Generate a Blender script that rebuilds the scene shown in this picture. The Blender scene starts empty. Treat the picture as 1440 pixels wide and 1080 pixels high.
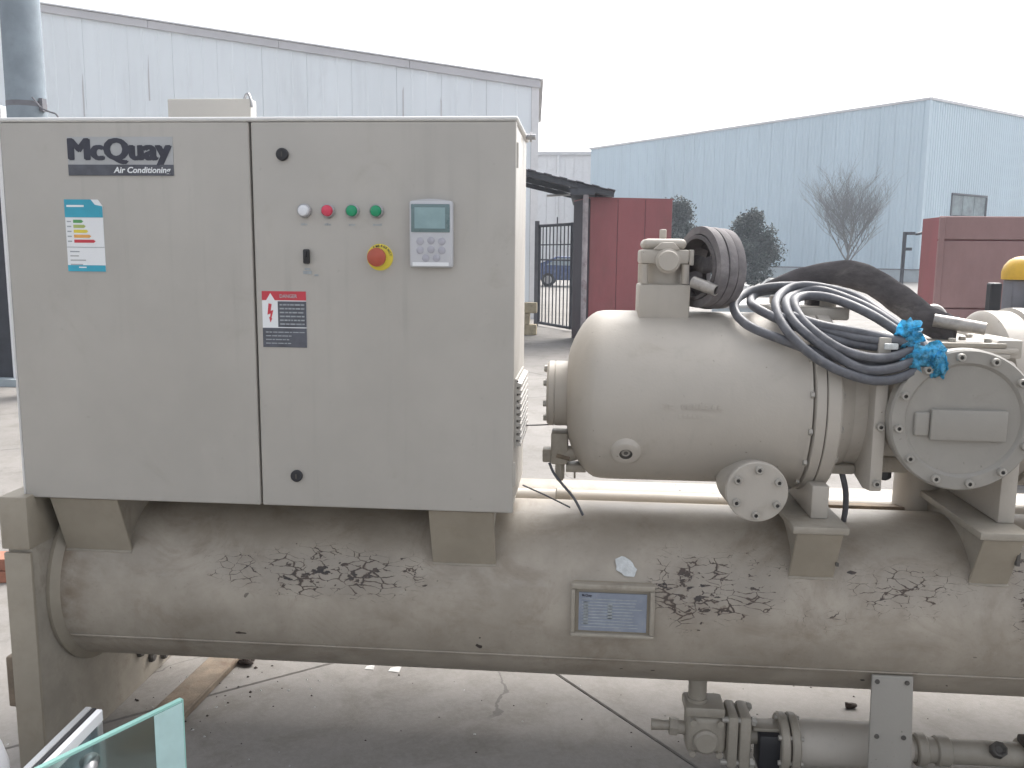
import bpy, bmesh, math, random
from mathutils import Vector, Matrix, Euler
rnd = random.Random(7)
SC = bpy.context.scene
COL = SC.collection
PI = math.pi
GZ = -0.04                      # ground level (machine coordinates: X along the shell, Y away from the viewer)

# ------------------------------------------------------------------ camera
cam = bpy.data.cameras.new('camera'); cam_o = bpy.data.objects.new('camera', cam); COL.objects.link(cam_o)
cam.sensor_fit = 'HORIZONTAL'; cam.sensor_width = 36.0; cam.lens = 30.9
cam.clip_start = 0.05; cam.clip_end = 3000
pitch, yaw, roll = 0.14632, 0.08217, 0.00986
fw = Vector((-math.sin(yaw)*math.cos(pitch), math.cos(yaw)*math.cos(pitch), -math.sin(pitch)))
rt = Vector((math.cos(yaw), math.sin(yaw), 0)); up = rt.cross(fw)
r2 = rt*math.cos(roll) + up*math.sin(roll); u2 = up*math.cos(roll) - rt*math.sin(roll)
m = Matrix((r2, u2, -fw)).transposed().to_4x4(); m.translation = (0, 0, 1.42)
cam_o.matrix_world = m
SC.camera = cam_o

# ------------------------------------------------------------------ sky, sun, exposure
SUN_EL, SUN_AZ = math.radians(50), math.radians(28)     # azimuth clockwise from +Y: behind the machine, to the right
w = bpy.data.worlds.new('World'); SC.world = w; w.use_nodes = True
nt = w.node_tree; nt.nodes.clear()
sky = nt.nodes.new('ShaderNodeTexSky'); sky.sky_type = 'NISHITA'; sky.sun_disc = False
sky.sun_elevation = SUN_EL; sky.sun_rotation = SUN_AZ
sky.air_density = 1.0; sky.dust_density = 6.0; sky.ozone_density = 1.0; sky.altitude = 0
hs = nt.nodes.new('ShaderNodeHueSaturation'); hs.inputs['Saturation'].default_value = 0.25
bg = nt.nodes.new('ShaderNodeBackground'); bg.inputs['Strength'].default_value = 0.15
wo = nt.nodes.new('ShaderNodeOutputWorld')
nt.links.new(sky.outputs[0], hs.inputs['Color']); nt.links.new(hs.outputs[0], bg.inputs[0]); nt.links.new(bg.outputs[0], wo.inputs[0])
sl = bpy.data.lights.new('sun', 'SUN'); sl.energy = 0.8; sl.angle = math.radians(45); sl.color = (1.0, 0.95, 0.88)
so = bpy.data.objects.new('sun', sl); COL.objects.link(so)
sd = Vector((math.sin(SUN_AZ)*math.cos(SUN_EL), math.cos(SUN_AZ)*math.cos(SUN_EL), math.sin(SUN_EL)))
so.rotation_euler = sd.to_track_quat('Z', 'Y').to_euler()
vs = SC.view_settings; vs.view_transform = 'Standard'; vs.look = 'None'; vs.gamma = 1; vs.exposure = 1.36; vs.use_curve_mapping = False
SC.cycles.max_bounces = 8; SC.cycles.diffuse_bounces = 5; SC.cycles.glossy_bounces = 3; SC.cycles.transmission_bounces = 5; SC.cycles.volume_bounces = 0

# ------------------------------------------------------------------ materials
M = {}
def nodes(name):
    m_ = bpy.data.materials.new(name); m_.use_nodes = True
    t = m_.node_tree; M[name] = m_
    return m_, t, t.nodes['Principled BSDF']
def nd(t, kind, **kw):
    n = t.nodes.new(kind)
    for k, v in kw.items():
        if k in n.inputs: n.inputs[k].default_value = v
        else: setattr(n, k, v)
    return n
def mixc(t, fac, a, b, blend='MIX'):
    n = t.nodes.new('ShaderNodeMix'); n.data_type = 'RGBA'; n.blend_type = blend
    for s, v in ((n.inputs[0], fac), (n.inputs[6], a), (n.inputs[7], b)):
        if isinstance(v, bpy.types.NodeSocket): t.links.new(v, s)
        elif isinstance(v, (int, float)): s.default_value = v
        else: s.default_value = (*v, 1)
    return n.outputs[2]
def mth(t, op, a, b=None, clamp=False):
    n = t.nodes.new('ShaderNodeMath'); n.operation = op; n.use_clamp = clamp
    for s, v in zip(n.inputs, (a, b)):
        if v is None: continue
        if isinstance(v, bpy.types.NodeSocket): t.links.new(v, s)
        else: s.default_value = v
    return n.outputs[0]
def ramp(t, src, lo, hi, a=0.0, b=1.0):
    n = t.nodes.new('ShaderNodeMapRange'); n.inputs[1].default_value = lo; n.inputs[2].default_value = hi
    n.inputs[3].default_value = a; n.inputs[4].default_value = b; n.interpolation_type = 'SMOOTHSTEP'
    t.links.new(src, n.inputs[0]); return n.outputs[0]
def pos(t, scale=(1, 1, 1)):
    g = t.nodes.new('ShaderNodeNewGeometry'); v = t.nodes.new('ShaderNodeMapping'); v.inputs['Scale'].default_value = scale
    t.links.new(g.outputs['Position'], v.inputs[0]); return v.outputs[0]
def noise(t, vec, scale, detail=5, rough=0.6, dist=0.0):
    n = nd(t, 'ShaderNodeTexNoise', Scale=scale, Detail=detail, Roughness=rough, Distortion=dist)
    t.links.new(vec, n.inputs['Vector']); return n.outputs[0]
def bump(t, b, h, strength=0.2, dist=0.01):
    n = nd(t, 'ShaderNodeBump', Strength=strength, Distance=dist); t.links.new(h, n.inputs['Height'])
    t.links.new(n.outputs[0], b.inputs['Normal'])
def simple(name, c, rough=0.5, metal=0.0, var=0.12, vs_=8.0, dirt=None, dirt_amt=0.5, dirt_scale=5.0, bmp=0.05, stretch=(1, 1, 1)):
    m_, t, b = nodes(name)
    v = pos(t, stretch)
    n1 = noise(t, v, vs_, 6, 0.65)
    col = mixc(t, ramp(t, n1, 0.3, 0.7), tuple(x*(1-var) for x in c), tuple(min(1, x*(1+var)) for x in c))
    if dirt:
        n2 = noise(t, v, dirt_scale, 8, 0.7, 0.4)
        col = mixc(t, mth(t, 'MULTIPLY', ramp(t, n2, 0.5, 0.78), dirt_amt), col, dirt)
    t.links.new(col, b.inputs['Base Color'])
    b.inputs['Roughness'].default_value = rough; b.inputs['Metallic'].default_value = metal
    t.links.new(ramp(t, n1, 0.2, 0.8, max(0.05, rough-0.08), min(1, rough+0.08)), b.inputs['Roughness'])
    if bmp:
        n3 = noise(t, v, vs_*14, 3, 0.6); bump(t, b, n3, bmp, 0.004)
    return m_

simple('edge_highlight', (0.66, 0.66, 0.65), 0.35, var=0.05, vs_=8, bmp=0)  # pale colour that paints a bright highlight onto the cabinet edges
def sheet_paint(name, c, rough, streak, smudge, cast=0.0):
    m_, t, b = nodes(name); v = pos(t)
    n1 = noise(t, v, 2.3, 6, 0.65)
    col = mixc(t, ramp(t, n1, 0.3, 0.7), tuple(x*0.95 for x in c), tuple(x*1.05 for x in c))
    n2 = noise(t, pos(t, (9, 9, 0.35)), 2.6, 5, 0.65)                      # dried water runs
    col = mixc(t, mth(t, 'MULTIPLY', mth(t, 'MULTIPLY', ramp(t, n2, 0.52, 0.74), ramp(t, noise(t, v, 1.7, 3), 0.40, 0.62)), streak), col, tuple(x*0.62 for x in c))
    n3 = noise(t, v, 4.5, 8, 0.75, 0.8)                                    # dusty smudges
    col = mixc(t, mth(t, 'MULTIPLY', ramp(t, n3, 0.55, 0.76), smudge), col, (c[0]*0.66, c[1]*0.62, c[2]*0.55))
    n4 = noise(t, v, 7, 6, 0.7, 0.3)
    col = mixc(t, mth(t, 'MULTIPLY', ramp(t, n4, 0.58, 0.80), smudge*0.8), col, tuple(min(1, x*1.28) for x in c))
    n5 = noise(t, v, 95, 2, 0.5)                                           # specks and small chips
    col = mixc(t, mth(t, 'MULTIPLY', ramp(t, n5, 0.735, 0.76), 0.55 if cast else 0.18), col, (c[0]*0.32, c[1]*0.28, c[2]*0.24))
    t.links.new(col, b.inputs['Base Color'])
    t.links.new(ramp(t, n3, 0.25, 0.75, rough-0.10, rough+0.12), b.inputs['Roughness'])
    big = noise(t, v, 1.6, 2, 0.5)
    if cast: bump(t, b, mth(t, 'ADD', mth(t, 'MULTIPLY', noise(t, v, 150, 3, 0.6), 0.35), mth(t, 'MULTIPLY', noise(t, v, 22, 4, 0.6), 0.6)), cast, 0.004)
    else: bump(t, b, mth(t, 'ADD', mth(t, 'MULTIPLY', noise(t, v, 240, 2), 0.012), big), 0.5, 0.012)
sheet_paint('cabinet_paint', (0.418, 0.398, 0.366), 0.38, 0.28, 0.30)
sheet_paint('cover_paint', (0.30, 0.284, 0.256), 0.46, 0.25, 0.45, 0.22)
sheet_paint('machine_paint', (0.432, 0.398, 0.352), 0.54, 0.30, 0.42, 0.22)
simple('grimy_paint', (0.315, 0.285, 0.238), 0.5, var=0.13, vs_=9, dirt=(0.16, 0.13, 0.10), dirt_amt=0.65, dirt_scale=9, bmp=0.08)
simple('bracket_paint', (0.305, 0.27, 0.215), 0.5, var=0.08, vs_=8, dirt=(0.22, 0.18, 0.13), dirt_amt=0.45, dirt_scale=10, bmp=0.05)
simple('bolt_steel', (0.36, 0.34, 0.305), 0.45, metal=0.1, var=0.1, vs_=40, bmp=0)
simple('socket_dark', (0.085, 0.078, 0.07), 0.7, var=0.2, bmp=0)
simple('black_plastic', (0.02, 0.02, 0.024), 0.5, bmp=0)
simple('white_print', (0.78, 0.80, 0.82), 0.5, var=0.03, bmp=0)
simple('grey_print', (0.33, 0.36, 0.38), 0.5, var=0.15, vs_=60, bmp=0)
simple('pale_plate', (0.40, 0.41, 0.42), 0.4, var=0.06, bmp=0)
simple('ink', (0.035, 0.037, 0.055), 0.5, var=0.2, vs_=30, bmp=0)
simple('bar_ink', (0.085, 0.09, 0.11), 0.5, var=0.25, vs_=25, bmp=0)
simple('red_print', (0.55, 0.05, 0.07), 0.5, var=0.1, bmp=0)
simple('teal_print', (0.04, 0.36, 0.50), 0.5, var=0.1, bmp=0)
simple('green_print', (0.10, 0.35, 0.12), 0.5, bmp=0)
simple('lime_print', (0.42, 0.50, 0.15), 0.5, bmp=0)
simple('yellow_print', (0.75, 0.62, 0.06), 0.45, var=0.06, bmp=0)
simple('orange_print', (0.75, 0.38, 0.10), 0.5, bmp=0)
simple('red_button', (0.42, 0.085, 0.05), 0.4, var=0.1, bmp=0)
simple('lens_red', (0.62, 0.05, 0.10), 0.2, var=0.05, bmp=0)
simple('lens_green', (0.01, 0.28, 0.13), 0.2, var=0.05, bmp=0)
simple('lens_white', (0.72, 0.74, 0.78), 0.25, var=0.03, bmp=0)
simple('bezel_grey', (0.36, 0.36, 0.37), 0.35, metal=0.5, var=0.05, bmp=0)
simple('controller_case', (0.52, 0.53, 0.56), 0.4, var=0.03, bmp=0)
simple('controller_keys', (0.40, 0.40, 0.45), 0.5, var=0.05, bmp=0)
simple('screen_border', (0.14, 0.21, 0.22), 0.3, var=0.05, bmp=0)
simple('screen_glass', (0.28, 0.40, 0.42), 0.15, var=0.08, vs_=20, bmp=0)
simple('plate_blue', (0.25, 0.285, 0.355), 0.35, metal=0.3, var=0.08, vs_=30, dirt=(0.40, 0.38, 0.36), dirt_amt=0.4, dirt_scale=30, bmp=0)
simple('cable_rubber', (0.105, 0.108, 0.122), 0.5, var=0.25, vs_=30, dirt=(0.25, 0.24, 0.24), dirt_amt=0.5, dirt_scale=25, bmp=0.06)
simple('foam_rubber', (0.095, 0.086, 0.088), 0.75, var=0.3, vs_=30, dirt=(0.25, 0.23, 0.22), dirt_amt=0.9, dirt_scale=12, bmp=0.3, stretch=(0.45, 1.5, 1.5))
simple('dusty_foam', (0.15, 0.138, 0.142), 0.8, var=0.22, vs_=25, dirt=(0.36, 0.34, 0.33), dirt_amt=0.6, dirt_scale=10, bmp=0.2, stretch=(0.5, 1, 1))
simple('bare_pipe', (0.36, 0.34, 0.32), 0.4, metal=0.5, var=0.2, vs_=30, dirt=(0.12, 0.1, 0.09), dirt_amt=0.6, dirt_scale=20)
simple('blue_film', (0.10, 0.45, 0.66), 0.3, var=0.5, vs_=70, dirt=(0.40, 0.60, 0.70), dirt_amt=0.45, dirt_scale=40, bmp=0.1)
simple('clear_film', (0.55, 0.57, 0.57), 0.25, var=0.1, vs_=60, bmp=0.1)
simple('concrete_pole', (0.24, 0.285, 0.325), 0.85, var=0.12, vs_=3, dirt=(0.14, 0.15, 0.16), dirt_amt=0.4, bmp=0.15)
simple('white_cladding', (0.87, 0.92, 0.955), 0.5, var=0.035, vs_=0.8, dirt=(0.60, 0.62, 0.65), dirt_amt=0.35, dirt_scale=2.0, bmp=0, stretch=(1, 1, 0.15))
simple('white_trim', (0.80, 0.80, 0.81), 0.5, var=0.03, dirt=(0.5, 0.48, 0.46), dirt_amt=0.4, dirt_scale=1.5, bmp=0)
simple('fascia_grey', (0.60, 0.59, 0.61), 0.5, var=0.05, vs_=1.5, bmp=0)
simple('blue_cladding', (0.51, 0.625, 0.705), 0.55, var=0.05, vs_=0.35, dirt=(0.37, 0.48, 0.55), dirt_amt=0.45, dirt_scale=0.5, bmp=0, stretch=(1, 1, 0.18))
simple('plinth_render', (0.38, 0.43, 0.46), 0.8, var=0.1, vs_=1.2, bmp=0)
simple('dark_steel', (0.045, 0.048, 0.06), 0.6, var=0.2, bmp=0)
simple('grey_steel', (0.16, 0.16, 0.18), 0.6, var=0.2, vs_=3, dirt=(0.1, 0.07, 0.06), dirt_amt=0.5, bmp=0)
simple('canopy_sheet', (0.10, 0.10, 0.12), 0.7, var=0.2, vs_=3, dirt=(0.07, 0.05, 0.05), dirt_amt=0.5, bmp=0)
simple('peeled_post', (0.30, 0.27, 0.28), 0.7, var=0.3, vs_=6, dirt=(0.12, 0.05, 0.05), dirt_amt=0.9, dirt_scale=4, bmp=0)
simple('red_steel', (0.26, 0.076, 0.082), 0.55, var=0.14, vs_=1.5, dirt=(0.16, 0.065, 0.055), dirt_amt=0.7, dirt_scale=1.6, bmp=0, stretch=(1, 1, 0.3))
simple('maroon_steel', (0.045, 0.032, 0.042), 0.6, var=0.15, vs_=1.5, bmp=0)
simple('faded_red', (0.29, 0.175, 0.17), 0.6, var=0.14, vs_=2.0, dirt=(0.22, 0.13, 0.115), dirt_amt=0.7, dirt_scale=1.4, bmp=0, stretch=(1, 1, 0.4))
simple('machine_yellow', (0.62, 0.37, 0.03), 0.4, var=0.1, vs_=10, bmp=0.05)
simple('car_blue', (0.06, 0.09, 0.20), 0.25, var=0.05, bmp=0)
simple('car_glass', (0.25, 0.30, 0.34), 0.08, bmp=0)
simple('tyre', (0.02, 0.02, 0.022), 0.8, bmp=0)
simple('bark', (0.17, 0.175, 0.18), 0.9, var=0.2, vs_=6, bmp=0)
simple('needle', (0.025, 0.040, 0.034), 0.7, var=0.45, vs_=3.0, bmp=0)
simple('pale_stone', (0.45, 0.45, 0.44), 0.85, var=0.15, vs_=5, bmp=0.1)
simple('yellow_brick', (0.42, 0.36, 0.25), 0.9, var=0.2, vs_=9, bmp=0.1)
simple('red_brick', (0.34, 0.15, 0.10), 0.9, var=0.2, vs_=15, bmp=0.2)
simple('rust', (0.19, 0.15, 0.11), 0.85, var=0.3, vs_=12, dirt=(0.10, 0.055, 0.032), dirt_amt=0.9, dirt_scale=8, bmp=0.3)
simple('dead_leaf', (0.045, 0.034, 0.028), 0.9, var=0.4, vs_=40, bmp=0.2)
simple('paper', (0.65, 0.65, 0.63), 0.8, var=0.08, vs_=40, bmp=0.1)
simple('aluminium', (0.52, 0.53, 0.55), 0.35, metal=0.6, var=0.05, bmp=0)
simple('white_plastic', (0.74, 0.75, 0.78), 0.4, var=0.03, bmp=0.02)
simple('timber', (0.22, 0.16, 0.10), 0.85, var=0.25, vs_=6, bmp=0.2, stretch=(1, 5, 5))
simple('frost_band', (0.42, 0.60, 0.60), 0.5, var=0.06, vs_=20, bmp=0)

def glass_mat():
    m_, t, b = nodes('sheet_glass')
    b.inputs['Base Color'].default_value = (0.74, 0.90, 0.87, 1); b.inputs['Roughness'].default_value = 0.14
    b.inputs['Transmission Weight'].default_value = 1.0; b.inputs['IOR'].default_value = 1.45
glass_mat()
def edge_glass():
    simple('glass_edge', (0.30, 0.55, 0.50), 0.2, var=0.05, bmp=0)
edge_glass()

def shell_paint():
    m_, t, b = nodes('shell_paint')
    v = pos(t)
    n1 = noise(t, v, 5, 7, 0.65)
    n2 = noise(t, pos(t, (1.1, 1, 1.3)), 4.2, 8, 0.72, 0.6)
    col = mixc(t, ramp(t, n1, 0.3, 0.72), (0.285, 0.250, 0.205), (0.39, 0.348, 0.292))
    col = mixc(t, mth(t, 'MULTIPLY', ramp(t, n2, 0.46, 0.74), 0.62), col, (0.185, 0.145, 0.105))
    n4 = noise(t, pos(t, (9, 1.5, 0.7)), 2.4, 6, 0.7)             # runs of dirty water down the side
    col = mixc(t, mth(t, 'MULTIPLY', ramp(t, n4, 0.56, 0.72), 0.05), col, (0.17, 0.14, 0.105))
    # peeling fields: soft ellipses on the shell, centre x, centre z, half sizes
    g = t.nodes.new('ShaderNodeNewGeometry'); s = t.nodes.new('ShaderNodeSeparateXYZ'); t.links.new(g.outputs['Position'], s.inputs[0])
    tot = None
    for cx, cz, ax, az, amp in ((-0.67, 0.55, 0.27, 0.062, 1.05), (0.300, 0.542, 0.115, 0.09, 1.25), (0.42, 0.55, 0.15, 0.085, 0.8), (0.86, 0.565, 0.20, 0.065, 0.72), (1.16, 0.55, 0.05, 0.1, 1.3), (-0.93, 0.56, 0.12, 0.05, 0.62), (0.62, 0.49, 0.12, 0.05, 0.5)):
        dx = mth(t, 'DIVIDE', mth(t, 'SUBTRACT', s.outputs[0], cx), ax); dz = mth(t, 'DIVIDE', mth(t, 'SUBTRACT', s.outputs[2], cz), az)
        e = mth(t, 'ADD', mth(t, 'MULTIPLY', dx, dx), mth(t, 'MULTIPLY', dz, dz))
        e = mth(t, 'MULTIPLY', mth(t, 'POWER', 2.71828, mth(t, 'MULTIPLY', e, -1.0)), amp)
        tot = e if tot is None else mth(t, 'MAXIMUM', tot, e)
    # cracks: warped cells
    nz = nd(t, 'ShaderNodeTexNoise', Scale=14, Detail=4); t.links.new(v, nz.inputs['Vector'])
    va = t.nodes.new('ShaderNodeVectorMath'); va.operation = 'MULTIPLY_ADD'; va.inputs[1].default_value = (0.05, 0.05, 0.05)
    t.links.new(nz.outputs[1], va.inputs[0]); t.links.new(pos(t, (0.62, 1, 1.7)), va.inputs[2])
    vo = nd(t, 'ShaderNodeTexVoronoi', feature='DISTANCE_TO_EDGE', Scale=36); t.links.new(va.outputs[0], vo.inputs['Vector'])
    brk = noise(t, v, 15, 5, 0.7)
    wid = mth(t, 'MULTIPLY', mth(t, 'MULTIPLY', ramp(t, tot, 0.12, 0.95), ramp(t, brk, 0.43, 0.68)), 0.078)
    crack = mth(t, 'LESS_THAN', vo.outputs[0], wid)
    fl = noise(t, pos(t, (0.8, 1, 1.5)), 38, 4, 0.55, 0.3)
    flake = ramp(t, mth(t, 'ADD', fl, mth(t, 'MULTIPLY', tot, 0.215)), 0.797, 0.806)
    fl2 = noise(t, pos(t, (1, 1, 1.5)), 17, 2, 0.5, 0.2)
    gate = noise(t, v, 2.0, 2, 0.5)
    stray = mth(t, 'MULTIPLY', ramp(t, fl2, 0.722, 0.730), ramp(t, gate, 0.46, 0.52))
    hole = mth(t, 'MAXIMUM', mth(t, 'MAXIMUM', crack, flake), stray)
    n5 = noise(t, pos(t, (0.55, 1, 1.6)), 9, 7, 0.75, 0.5)          # pale scuffs and dust
    col = mixc(t, mth(t, 'MULTIPLY', ramp(t, n5, 0.55, 0.80), 0.40), col, (0.40, 0.37, 0.335))
    n6 = noise(t, v, 130, 3, 0.6)
    col = mixc(t, mth(t, 'MULTIPLY', ramp(t, n6, 0.60, 0.76), 0.35), col, (0.17, 0.145, 0.12))
    # rust bleeding out of the left collar weld
    ce = mth(t, 'MULTIPLY', ramp(t, s.outputs[0], -1.452, -1.33, 1.0, 0.0), ramp(t, noise(t, v, 11, 5, 0.7), 0.40, 0.66))
    col = mixc(t, mth(t, 'MULTIPLY', ce, 0.6), col, (0.145, 0.095, 0.055))
    # a dirty halo round the peeling fields
    col = mixc(t, mth(t, 'MULTIPLY', ramp(t, tot, 0.15, 0.9), 0.30), col, (0.185, 0.165, 0.145))
    rim = mth(t, 'MAXIMUM', mth(t, 'LESS_THAN', vo.outputs[0], mth(t, 'MULTIPLY', wid, 1.9)), ramp(t, mth(t, 'ADD', fl, mth(t, 'MULTIPLY', tot, 0.215)), 0.775, 0.80))
    col = mixc(t, mth(t, 'MULTIPLY', rim, 0.55), col, (0.155, 0.115, 0.085))
    col = mixc(t, hole, col, mixc(t, ramp(t, noise(t, v, 30, 3), 0.35, 0.65), (0.026, 0.022, 0.022), (0.065, 0.046, 0.036)))
    t.links.new(col, b.inputs['Base Color'])
    b.inputs['Roughness'].default_value = 0.5
    t.links.new(ramp(t, n1, 0.2, 0.8, 0.40, 0.58), b.inputs['Roughness'])
    h = mth(t, 'SUBTRACT', mth(t, 'MULTIPLY', noise(t, v, 60, 3), 0.3), hole)
    bump(t, b, h, 0.35, 0.003)
shell_paint()

def concrete():
    m_, t, b = nodes('concrete')
    v = pos(t)
    n1 = noise(t, v, 0.9, 8, 0.65); n2 = noise(t, v, 5, 8, 0.7, 0.5); n3 = noise(t, v, 60, 4, 0.7); n4 = noise(t, v, 2.1, 6, 0.7, 0.8)
    col = mixc(t, ramp(t, n1, 0.3, 0.7), (0.172, 0.161, 0.149), (0.228, 0.214, 0.199))
    col = mixc(t, mth(t, 'MULTIPLY', ramp(t, n2, 0.45, 0.70), 0.60), col, (0.135, 0.122, 0.103))
    col = mixc(t, mth(t, 'MULTIPLY', ramp(t, n4, 0.50, 0.68), 0.50), col, (0.105, 0.095, 0.082))
    col = mixc(t, mth(t, 'MULTIPLY', ramp(t, n3, 0.35, 0.7), 0.14), col, (0.34, 0.33, 0.32))
    # hairline cracks
    nz = nd(t, 'ShaderNodeTexNoise', Scale=1.6, Detail=6); t.links.new(v, nz.inputs['Vector'])
    va = t.nodes.new('ShaderNodeVectorMath'); va.operation = 'MULTIPLY_ADD'; va.inputs[1].default_value = (0.9, 0.9, 0.9)
    t.links.new(nz.outputs[1], va.inputs[0]); t.links.new(v, va.inputs[2])
    vo = nd(t, 'ShaderNodeTexVoronoi', feature='DISTANCE_TO_EDGE', Scale=0.75); t.links.new(va.outputs[0], vo.inputs['Vector'])
    cr = mth(t, 'MULTIPLY', mth(t, 'LESS_THAN', vo.outputs[0], 0.0045), ramp(t, noise(t, v, 1.3, 3), 0.46, 0.56))
    col = mixc(t, mth(t, 'MULTIPLY', cr, 0.6), col, (0.06, 0.055, 0.05))
    t.links.new(col, b.inputs['Base Color']); b.inputs['Roughness'].default_value = 0.8
    bump(t, b, mth(t, 'SUBTRACT', mth(t, 'ADD', mth(t, 'MULTIPLY', n3, 0.5), n2), cr), 0.25, 0.006)
concrete()

# ------------------------------------------------------------------ mesh builder
class MB:
    def __init__(s, *mats): s.bm = bmesh.new(); s.mats = list(mats)
    def mi(s, name):
        if name is None: return 0
        if name not in s.mats: s.mats.append(name)
        return s.mats.index(name)
    def _v(s, pts): return [s.bm.verts.new(p) for p in pts]
    def face(s, pts, mat=None):
        f = s.bm.faces.new(s._v(pts)); f.material_index = s.mi(mat); return f
    def hull8(s, p, mat=None, bevel=0, seg=2):     # 8 corners: bottom loop 0-3, top loop 4-7
        v = s._v(p); i = s.mi(mat); fs = []
        for q in ((3, 2, 1, 0), (4, 5, 6, 7), (0, 1, 5, 4), (1, 2, 6, 5), (2, 3, 7, 6), (3, 0, 4, 7)):
            f = s.bm.faces.new([v[k] for k in q]); f.material_index = i; fs.append(f)
        if bevel:
            es = list({e for f in fs for e in f.edges})
            r = bmesh.ops.bevel(s.bm, geom=es, offset=bevel, segments=seg, profile=0.5, affect='EDGES', clamp_overlap=True)
            for f in r['faces']: f.material_index = i
        return s
    def box(s, x0, x1, y0, y1, z0, z1, mat=None, bevel=0, seg=2):
        return s.hull8([(x0, y0, z0), (x1, y0, z0), (x1, y1, z0), (x0, y1, z0), (x0, y0, z1), (x1, y0, z1), (x1, y1, z1), (x0, y1, z1)], mat, bevel, seg)
    def prism(s, poly, vec, mat=None, bevel=0):
        a = s._v(poly); b = s._v([Vector(p)+Vector(vec) for p in poly]); i = s.mi(mat); n = len(a); fs = []
        fs.append(s.bm.faces.new(a[::-1])); fs.append(s.bm.faces.new(b))
        for k in range(n): fs.append(s.bm.faces.new([a[k], a[(k+1) % n], b[(k+1) % n], b[k]]))
        for f in fs: f.material_index = i
        if bevel:
            es = list({e for f in fs for e in f.edges})
            r = bmesh.ops.bevel(s.bm, geom=es, offset=bevel, segments=2, profile=0.5, affect='EDGES', clamp_overlap=True)
            for f in r['faces']: f.material_index = i
        bmesh.ops.recalc_face_normals(s.bm, faces=[f for f in s.bm.faces])
        return s
    def lathe(s, prof, o, ax, seg=32, mat=None, cap=True, mats=None):   # prof [(t, r)] along ax from o
        ax = Vector(ax).normalized(); o = Vector(o)
        u = ax.orthogonal().normalized(); v = ax.cross(u); i = s.mi(mat); rings = []
        for t_, r in prof:
            rings.append(s._v([o+ax*t_+(u*math.cos(2*PI*k/seg)+v*math.sin(2*PI*k/seg))*max(r, 1e-5) for k in range(seg)]))
        for j in range(len(rings)-1):
            for k in range(seg):
                f = s.bm.faces.new([rings[j][k], rings[j][(k+1) % seg], rings[j+1][(k+1) % seg], rings[j+1][k]])
                f.material_index = s.mi(mats[j]) if mats else i
        if cap:
            f = s.bm.faces.new(rings[0][::-1]); f.material_index = s.mi(mats[0]) if mats else i
            f = s.bm.faces.new(rings[-1]); f.material_index = s.mi(mats[-1]) if mats else i
        return s
    def cyl(s, p0, p1, r, r1=None, seg=20, mat=None, ch=0):
        p0 = Vector(p0); d = Vector(p1)-p0; L = d.length; r1 = r if r1 is None else r1
        pr = [(0, r), (L, r1)]
        if ch: pr = [(0, r-ch), (ch, r), (L-ch, r1), (L, r1-ch)]
        return s.lathe(pr, p0, d, seg, mat)
    def tube(s, pts, ra, rb=None, seg=10, closed=False, mat=None, upv=None, cap=True):
        pts = [Vector(p) for p in pts]; n = len(pts); i = s.mi(mat)
        T = []
        for k in range(n):
            a = pts[(k-1) % n] if closed or k else pts[0]; b = pts[(k+1) % n] if closed or k < n-1 else pts[-1]
            T.append((b-a).normalized())
        N = (Vector(upv) if upv else T[0].orthogonal()); rings = []
        for k in range(n):
            if upv: N = Vector(upv)
            N = (N - T[k]*N.dot(T[k])); N = N.normalized() if N.length > 1e-6 else T[k].orthogonal().normalized()
            B = T[k].cross(N)
            r1 = ra[k] if isinstance(ra, (list, tuple)) else ra
            r2_ = r1 if rb is None else (rb[k] if isinstance(rb, (list, tuple)) else rb)
            rings.append(s._v([pts[k]+N*math.cos(2*PI*j/seg)*r1+B*math.sin(2*PI*j/seg)*r2_ for j in range(seg)]))
        for k in range(n if closed else n-1):
            A, Bq = rings[k], rings[(k+1) % n]
            for j in range(seg):
                f = s.bm.faces.new([A[j], A[(j+1) % seg], Bq[(j+1) % seg], Bq[j]]); f.material_index = i
        if cap and not closed:
            f = s.bm.faces.new(rings[0][::-1]); f.material_index = i; f = s.bm.faces.new(rings[-1]); f.material_index = i
        return s
    def text(s, body, x, y, z, size, mat, width=None, bold=0.0, ext=0.0006, shear=0.0, align='LEFT', rot=0.0):
        # flat lettering on a plane facing -Y, baseline start at x, z
        cu = bpy.data.curves.new('lettering', 'FONT'); cu.body = body; cu.size = size; cu.offset = bold; cu.extrude = ext; cu.shear = shear
        cu.align_x = align; cu.resolution_u = 3
        ob = bpy.data.objects.new('lettering', cu); me = ob.to_mesh()
        xs = [v.co.x for v in me.vertices]; sx = 1.0
        if width and xs: sx = width/(max(xs)-min(xs))
        x_off = min(xs) if (width and xs) else 0
        vm = []; cr, sr = math.cos(rot), math.sin(rot)
        for v in me.vertices:
            px, pz = (v.co.x-x_off)*sx, v.co.y
            vm.append(s.bm.verts.new((x+px*cr-pz*sr, y-v.co.z, z+px*sr+pz*cr)))
        i = s.mi(mat)
        for p in me.polygons:
            try: f = s.bm.faces.new([vm[k] for k in p.vertices]); f.material_index = i
            except ValueError: pass
        ob.to_mesh_clear(); bpy.data.objects.remove(ob); bpy.data.curves.remove(cu)
        return s

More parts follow.
